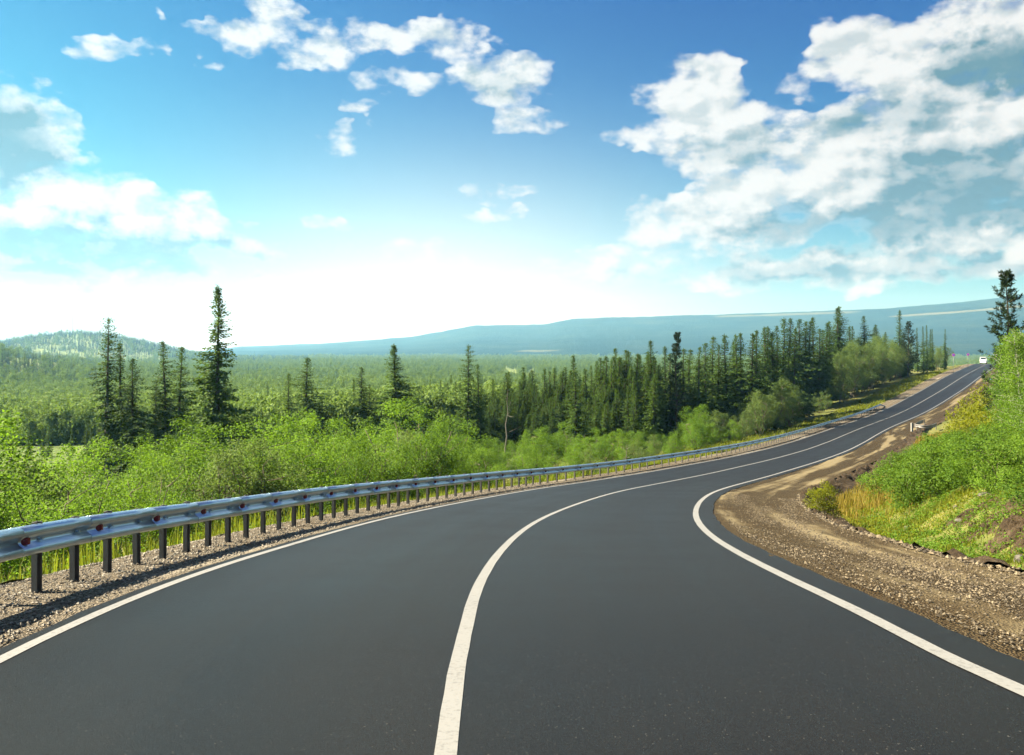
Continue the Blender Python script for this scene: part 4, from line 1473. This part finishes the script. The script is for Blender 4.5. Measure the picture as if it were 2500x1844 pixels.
# ------------------------------------------------------------------ grass
def grass(name, n, s_rng, o_rng, h_rng, mat, seed, label, w=.016, dens=None, lean=.35):
    g = Gen(seed)
    S = s_rng[0] + (s_rng[1] - s_rng[0]) * g.u(0, 1, n) ** 1.6
    O = g.u(*o_rng, n)
    P = strip_point(S, O)
    keep = P[:, 1] > 1.5
    if dens is not None:
        keep &= g.u(0, 1, n) < dens(S, O, P)
    P, S = P[keep], S[keep]
    m = len(P)
    h = g.u(*h_rng, m) * (.75 + .5 * fbm(P[:, 0] * .8, P[:, 1] * .8, 31, 2))
    a = g.u(0, 6.28, m)
    ln = g.u(.05, lean, m) * h
    wd = w * (1 + np.maximum(0, P[:, 1] - 12) * .035)
    sx = np.stack([-np.sin(a), np.cos(a), np.zeros(m)], 1) * wd[:, None] / 2
    dx = np.stack([np.cos(a), np.sin(a), np.zeros(m)], 1)
    P[:, 2] -= .03
    mid = P + dx * (ln * .35)[:, None] + np.array([0, 0, 1]) * (h * .6)[:, None]
    tip = P + dx * ln[:, None] + np.array([0, 0, 1]) * (h * .97)[:, None]
    V = np.stack([P - sx, P + sx, mid + sx * .8, mid - sx * .8, tip], 1).reshape(-1, 3)
    b = np.arange(m)[:, None] * 5
    return obj(name, mesh(name, V, [b + np.array([[0, 1, 2, 3]]), b + np.array([[3, 2, 4]])], [mat], False, face_attr=np.tile(g.u(0, 1, m), 2)), kind='stuff', label=label)


grass('verge_grass', 52000, (-3, 75), (-11.5, -6.25), (.25, .75), M_GRASS, 41, 'tall yellow-green grass on the slope below the guardrail', dens=lambda S, O, P: sstep(-O, 6.2, 7.4) * .9 + .1)
grass('far_verge_grass', 26000, (70, 255), (-12.5, -6.5), (.3, .8), M_GRASS, 42, 'grass strip between the far hedge and the road', w=.02)
grass('ditch_grass', 90000, (3, 45), (8.0, 11.4), (.06, .24), M_GRASS, 43, 'yellow-green grass in the ditch and at the foot of the bank', dens=lambda S, O, P: .18 + .82 * sstep(fbm(P[:, 0] * .7, P[:, 1] * .7, 51, 3), -.25, .25))
grass('dry_grass', 30000, (22, 110), (8.0, 12.6), (.25, .65), M_GRASS_DRY, 44, 'golden dry grass along the edge of the far shoulder', dens=lambda S, O, P: sstep(S, 22, 32) * (.25 + .75 * sstep(fbm(P[:, 0] * .4, P[:, 1] * .4, 52, 3), -.3, .3)))
grass('bank_grass', 16000, (2, 80), (11, 26), (.2, .55), M_GRASS, 45, 'grass between the shrubs on the bank')

def weeds(name, n, s_rng, o_rng, hmax, size, mat, seed, label, dens=None):
    """broad-leaved low plants: leaf rosettes"""
    g = Gen(seed)
    S = s_rng[0] + (s_rng[1] - s_rng[0]) * g.u(0, 1, n) ** 1.4
    O = g.u(*o_rng, n)
    P = strip_point(S, O)
    k = P[:, 1] > 1.5
    if dens is not None:
        k &= g.u(0, 1, n) < dens(S, O, P)
    P = P[k]
    m = 9
    B = np.repeat(P, m, 0) + g.r.normal(0, .05, (len(P) * m, 3)) * [1, 1, 0]
    B[:, 2] += np.repeat(g.u(.15, 1, len(P)), m) * g.u(0, hmax, len(B)) + .02
    nrm = unit(g.dirs(len(B)) * .8 + np.array([0, 0, .9]))
    d = unit(np.cross(nrm, g.dirs(len(B))) + np.array([0, 0, .15]))
    V, F = kites(B, d, unit(np.cross(d, nrm)), size * g.u(.6, 1.3, len(B)), size * .6 * g.u(.7, 1.2, len(B)))
    obj(name, mesh(name, V, [F], [mat], False, face_attr=np.repeat(g.u(0, 1, len(P)), m)), kind='stuff', label=label)


weeds('weeds', 11000, (3, 40), (8.4, 11.2), .22, .06, M_LEAF, 46, 'leafy yellow-green weeds in the ditch and on the washed-out bank', dens=lambda S, O, P: .15 + .85 * sstep(fbm(P[:, 0] * .9, P[:, 1] * .9, 53, 3), -.1, .3))
weeds('golden_weeds', 3600, (12, 50), (7.9, 10.6), .25, .055, M_LEAF_GOLD, 47, 'golden yellow weeds beside the corner of the soil ridge', dens=lambda S, O, P: sstep(S, 14, 20) * (.2 + .8 * sstep(fbm(P[:, 0] * .6, P[:, 1] * .6, 54, 3), -.2, .2)))
weeds('verge_weeds', 5000, (0, 70), (-10.5, -6.6), .4, .06, M_LEAF, 48, 'leafy weeds mixed with the grass below the guardrail')

# ------------------------------------------------------------------ loose stones
def pebble_mesh(name, P, sz, mat, seed):
    g = Gen(seed)
    oct_ = np.array([(1, 0, 0), (0, 1, 0), (-1, 0, 0), (0, -1, 0), (0, 0, 1), (0, 0, -1)], float)
    f = np.array([(0, 1, 4), (1, 2, 4), (2, 3, 4), (3, 0, 4), (1, 0, 5), (2, 1, 5), (3, 2, 5), (0, 3, 5)])
    n = len(P)
    a = g.u(0, 6.28, n)
    v = np.repeat(oct_[None], n, 0) * g.u(.6, 1.25, (n, 6, 1)) * np.array([1, 1, .62])
    c, s_ = np.cos(a)[:, None], np.sin(a)[:, None]
    v = np.stack([v[..., 0] * c - v[..., 1] * s_, v[..., 0] * s_ + v[..., 1] * c, v[..., 2]], -1) * np.asarray(sz)[:, None, None] + P[:, None]
    F = (f[None] + (np.arange(n) * 6)[:, None, None]).reshape(-1, 3)
    return mesh(name, v.reshape(-1, 3), [F], [mat], False, face_attr=np.repeat(g.u(0, 1, n), 8))


def pebble_mat(name, lo, hi):
    m, t, b = material(name)
    a = t.n.new('ShaderNodeAttribute')
    a.attribute_name = 'rnd'
    t.l.new(t.ramp(a.outputs['Fac'], [(0, lo), (.6, tuple((p + q) / 2 for p, q in zip(lo, hi))), (1, hi)]), b.inputs['Base Color'])
    b.inputs['Roughness'].default_value = .9
    return m


def pebbles(name, n, s_rng, o_rng, size, mat, seed, label, dens=None):
    g = Gen(seed)
    S = s_rng[0] + (s_rng[1] - s_rng[0]) * g.u(0, 1, n) ** 1.9
    O = g.u(*o_rng, n)
    P = strip_point(S, O)
    k = P[:, 1] > 1
    if dens is not None:
        k &= g.u(0, 1, n) < dens(S, O, P)
    P = P[k]
    sz = size[0] + (size[1] - size[0]) * g.u(0, 1, len(P)) ** 3
    P[:, 2] += sz * .2 + .012
    obj(name, pebble_mesh(name, P, sz, mat, seed), kind='stuff', label=label)


M_PEB_L = pebble_mat('pale_pebble', (0.0595, 0.0493, 0.034), (0.323, 0.2805, 0.221))
M_PEB_R = pebble_mat('brown_pebble', (0.0255, 0.01785, 0.00935), (0.17, 0.1318, 0.08075))
pebbles('gravel', 26000, (-1, 36), (-6.3, -3.74), (.007, .03), M_PEB_L, 61, 'loose pale gravel around the guardrail posts')
pebbles('gravel', 42000, (-1, 30), (4.1, 6.8), (.006, .026), M_PEB_R, 62, 'loose brown gravel on the inner shoulder', dens=lambda S, O, P: .12 + .88 * sstep(fbm(S * .13, O * 1.3, 71, 3), -.2, .2))
pebbles('rubble', 9000, (2, 34), (6.6, 8.3), (.012, .07), M_PEB_R, 63, 'clods and stones along the soil ridge')

# boulders in the washed-out bank
stone_rng = random.Random(9)


def boulder(seed, size):
    g = Gen(seed)
    import bmesh
    bm = bmesh.new()
    bmesh.ops.create_icosphere(bm, subdivisions=2, radius=1.0)
    k = g.u(0, 6.28, 6)
    for v in bm.verts:
        c = v.co
        f = 1 + .22 * math.sin(2.3 * c.x + k[0]) + .2 * math.sin(2.9 * c.y + k[1]) + .16 * math.sin(3.7 * c.z + k[2]) + .08 * math.sin(7 * c.x + 5 * c.y + k[3])
        v.co = c * f
        v.co.z *= .7
    me = bpy.data.meshes.new('stone')
    bm.to_mesh(me)
    bm.free()
    me.materials.append(M_ROCK)
    return me


BOULD = [boulder(80 + i, 1) for i in range(4)]
for i in range(34):
    s, o = stone_rng.uniform(6, 32), stone_rng.uniform(9.0, 12.0)
    if i < 8:
        o = stone_rng.uniform(7.0, 8.0)
    p = strip_point(s, o)
    if p[1] < 4:
        continue
    sz = stone_rng.uniform(.05, .14)
    o_b = obj('stone', BOULD[stone_rng.randrange(4)], loc=(p[0], p[1], p[2] + sz * .25), rotz=stone_rng.uniform(0, 6), scale=sz,
              label='grey stone lying loose on the soil ridge' if i < 8 else 'grey stone lying in the washed-out bank', cat='stone', group='stones on the soil ridge' if i < 8 else 'stones in the bank')
# bare washed-out earth faces in the bank
def earth_face(s0, s1, o0, o1, seed, label):
    S, O = np.meshgrid(np.linspace(s0, s1, 110), np.linspace(o0, o1, 40), indexing='ij')
    P = strip_point(S, O)
    e = np.sin(np.clip((S - s0) / (s1 - s0), 0, 1) * np.pi) ** .5 * np.sin(np.clip((O - o0) / (o1 - o0), 0, 1) * np.pi) ** .5
    P[..., 2] += -.14 + e * (.26 + .30 * fbm(P[..., 0] * 1.6, P[..., 1] * 1.6, seed, 5) + .22 * fbm(P[..., 0] * 5, P[..., 1] * 5, seed + 3, 4))
    n, m = S.shape
    i = np.arange(n - 1)[:, None] * m + np.arange(m - 1)[None]
    F = np.stack([i, i + 1, i + m + 1, i + m], -1).reshape(-1, 4)
    obj('bare_earth', mesh('bare_earth', P.reshape(-1, 3), [F], [M_SOIL], False), kind='structure')


earth_face(7.0, 12.3, 9.1, 11.3, 91, '')
earth_face(12.0, 20.0, 9.2, 11.0, 92, '')

# ------------------------------------------------------------------ small things far along the road
# white van just over the crest
def van(s, o):
    p = strip_point(s, o)
    x, y, z, b, rx, ry = road(s)
    r = obj('van', None, loc=p + np.array([0, 0, .03]), rotz=math.atan2(-float(rx), float(ry)) * -1 + math.pi, label='white van coming over the crest of the road', cat='van')
    r.rotation_euler = (0, 0, math.atan2(float(ry), float(rx)) + math.pi)
    m = MB()
    prof = [(-2.5, .35), (-2.5, 2.0), (-2.3, 2.25), (1.2, 2.25), (1.75, 1.45), (2.4, 1.15), (2.5, .8), (2.5, .35)]
    V = [(sx, q[0], q[1]) for sx in (-.92, .92) for q in prof]
    n = len(prof)
    m.add(V, [(i, i + 1, i + n + 1, i + n) for i in range(n - 1)] + [(n - 1, 0, n, 2 * n - 1)])
    m.F4.append(np.array([(0, 7, 6, 1), (1, 6, 5, 4), (1, 4, 3, 2), (8, 9, 14, 15), (9, 12, 13, 14), (9, 10, 11, 12)]))
    obj('body', m.mesh('body', [M_WHITE]), r)
    w = MB()
    w.add([(-.8, 1.27, 2.17), (.8, 1.27, 2.17), (.8, 1.74, 1.49), (-.8, 1.74, 1.49)] , [(0, 1, 2, 3)])
    w.V[0] = w.V[0] + np.array([0, .02, .012])
    obj('windscreen', w.mesh('windscreen', [M_GLASS]), r)
    for sx in (-1, 1):
        q = MB()
        q.box((sx * .93, .9, 1.75), (.02, .8, .5))
        obj('window', q.mesh('window', [M_GLASS]), r)
        q = MB()
        q.box((sx * .68, 2.48, .85), (.3, .08, .18))
        obj('headlight', q.mesh('headlight', [M_LAMP]), r)
        for sy in (-1.55, 1.6):
            q = MB()
            q.tube([(sx * .72, sy, .34), (sx * .96, sy, .34)], .34, 16)
            obj('wheel', q.mesh('wheel', [M_TYRE]), r)


van(320, -1.75)


def sign(px, Y, py, label):
    x, y, zt = at(px, py, Y)
    zb = gz(x, y)
    r = obj('road_sign', None, loc=(x, y, zb), rotz=-.5, label=label, cat='road sign')
    h = zt - zb
    m = MB()
    m.tube([(0, 0, -.3), (0, 0, h)], .035, 8)
    obj('pole', m.mesh('pole', [M_POLE], True), r)
    m = MB()
    m.tube([(0, -.06, h), (0, -.085, h)], .36, 24)
    obj('disc_rim', m.mesh('disc_rim', [M_SIGNRED]), r)
    m = MB()
    m.tube([(0, -.086, h), (0, -.098, h)], .29, 24)
    d = obj('disc', m.mesh('disc', [M_SIGNBLUE]), r)
    m = MB()
    rot = np.array([(math.cos(.785), 0, -math.sin(.785)), (0, 1, 0), (math.sin(.785), 0, math.cos(.785))])
    m.box((0, -.104, h), (.56, .008, .08), rot)
    obj('slash', m.mesh('slash', [M_SIGNRED]), d)


sign(2328, 205, 867, 'round blue sign on a pale pole at the grass edge before the crest')
sign(2363.5, 240, 866, 'round blue sign half hidden by the hedge at the crest')

# short curled rail at the inner shoulder
def short_rail():
    s0, o0 = 118.0, 7.2
    r = obj('rail_terminal', None, loc=(0, 0, 0), label='short curled steel rail with a pale end post on the inner shoulder', cat='guardrail')
    th = np.linspace(0, math.pi, 14)
    path = [(s0 + 14, 7.0), (s0 + 9, 6.95), (s0 + 4, 6.9)] + [(s0 + 2.2 - 1.5 * math.sin(t), 7.9 - 1.0 * math.cos(t)) for t in th] + [(s0 + 6, 9.1)]
    P = np.array([strip_point(a, b) for a, b in path])
    V = []
    T = np.gradient(P, axis=0)
    T = unit(T * [1, 1, 0])
    Nn = np.stack([T[:, 1], -T[:, 0], np.zeros(len(T))], 1)
    for p, n_ in zip(P, Nn):
        for (a, h) in WP:
            V.append(p + n_ * (a + .05) + np.array([0, 0, h * 1.35]))
    n, m = len(P), len(WP)
    i = np.arange(n - 1)[:, None] * m + np.arange(m - 1)[None]
    F = np.stack([i, i + m, i + m + 1, i + 1], -1).reshape(-1, 4)
    V = np.array(V)
    V2 = V - np.repeat(Nn * .012, m, 0)
    obj('rail_panel', mesh('rail_panel', np.vstack([V, V2]), [np.vstack([F, F[:, ::-1] + len(V)])], [M_POST], True), r)
    for q in (0, 2, 8, len(path) - 1):
        obj('post', post_me, r, loc=P[q], scale=(1.2, 1.2, 1.3))
    q = MB()
    q.box((0, 0, .5), (.22, .22, 1.3))
    obj('end_post', q.mesh('end_post', [M_CONCRETE]), r, loc=strip_point(s0 + .55, 6.6))


short_rail()
# blue drum by the far shoulder
p = strip_point(205.0, 6.8)
m = MB()
zz = [0, .04, .05, .3, .32, .34, .6, .62, .64, .88, .9, .93]
rr = [.27, .29, .285, .28, .295, .28, .28, .295, .28, .285, .29, .27]
m.tube([(0, 0, v) for v in zz], rr, 18)
obj('drum', m.mesh('drum', [M_BLUEDRUM], True), loc=p, label='blue plastic drum standing on the pale shoulder before the crest', cat='drum')

# radio mast on the wooded hill
a_, r_ = math.atan2(178 - 1250, FPX), 2150.0
x, y = math.sin(a_) * r_, math.cos(a_) * r_
mast = obj('radio_mast', None, loc=(x, y, gz(x, y)), label='thin lattice radio mast on top of the wooded hill', cat='mast')
HM = 62.0
for k in range(3):
    m = MB()
    a = k * 2.094
    m.tube([(1.3 * math.cos(a), 1.3 * math.sin(a), 0), (.5 * math.cos(a), .5 * math.sin(a), HM * .8), (.1 * math.cos(a), .1 * math.sin(a), HM)], [.16, .13, .06], 5)
    obj('leg', m.mesh('leg', [M_POLE]), mast)
m = MB()
for j in range(20):
    z0, z1 = HM * .8 * j / 20, HM * .8 * (j + 1) / 20
    w0, w1 = 1.3 - .8 * j / 20, 1.3 - .8 * (j + 1) / 20
    for k in range(3):
        a, b_ = k * 2.094, (k + 1) * 2.094
        m.tube([(w0 * math.cos(a), w0 * math.sin(a), z0), (w1 * math.cos(b_), w1 * math.sin(b_), z1)], .05, 3, cap=False)
obj('bracing', m.mesh('bracing', [M_POLE]), mast)
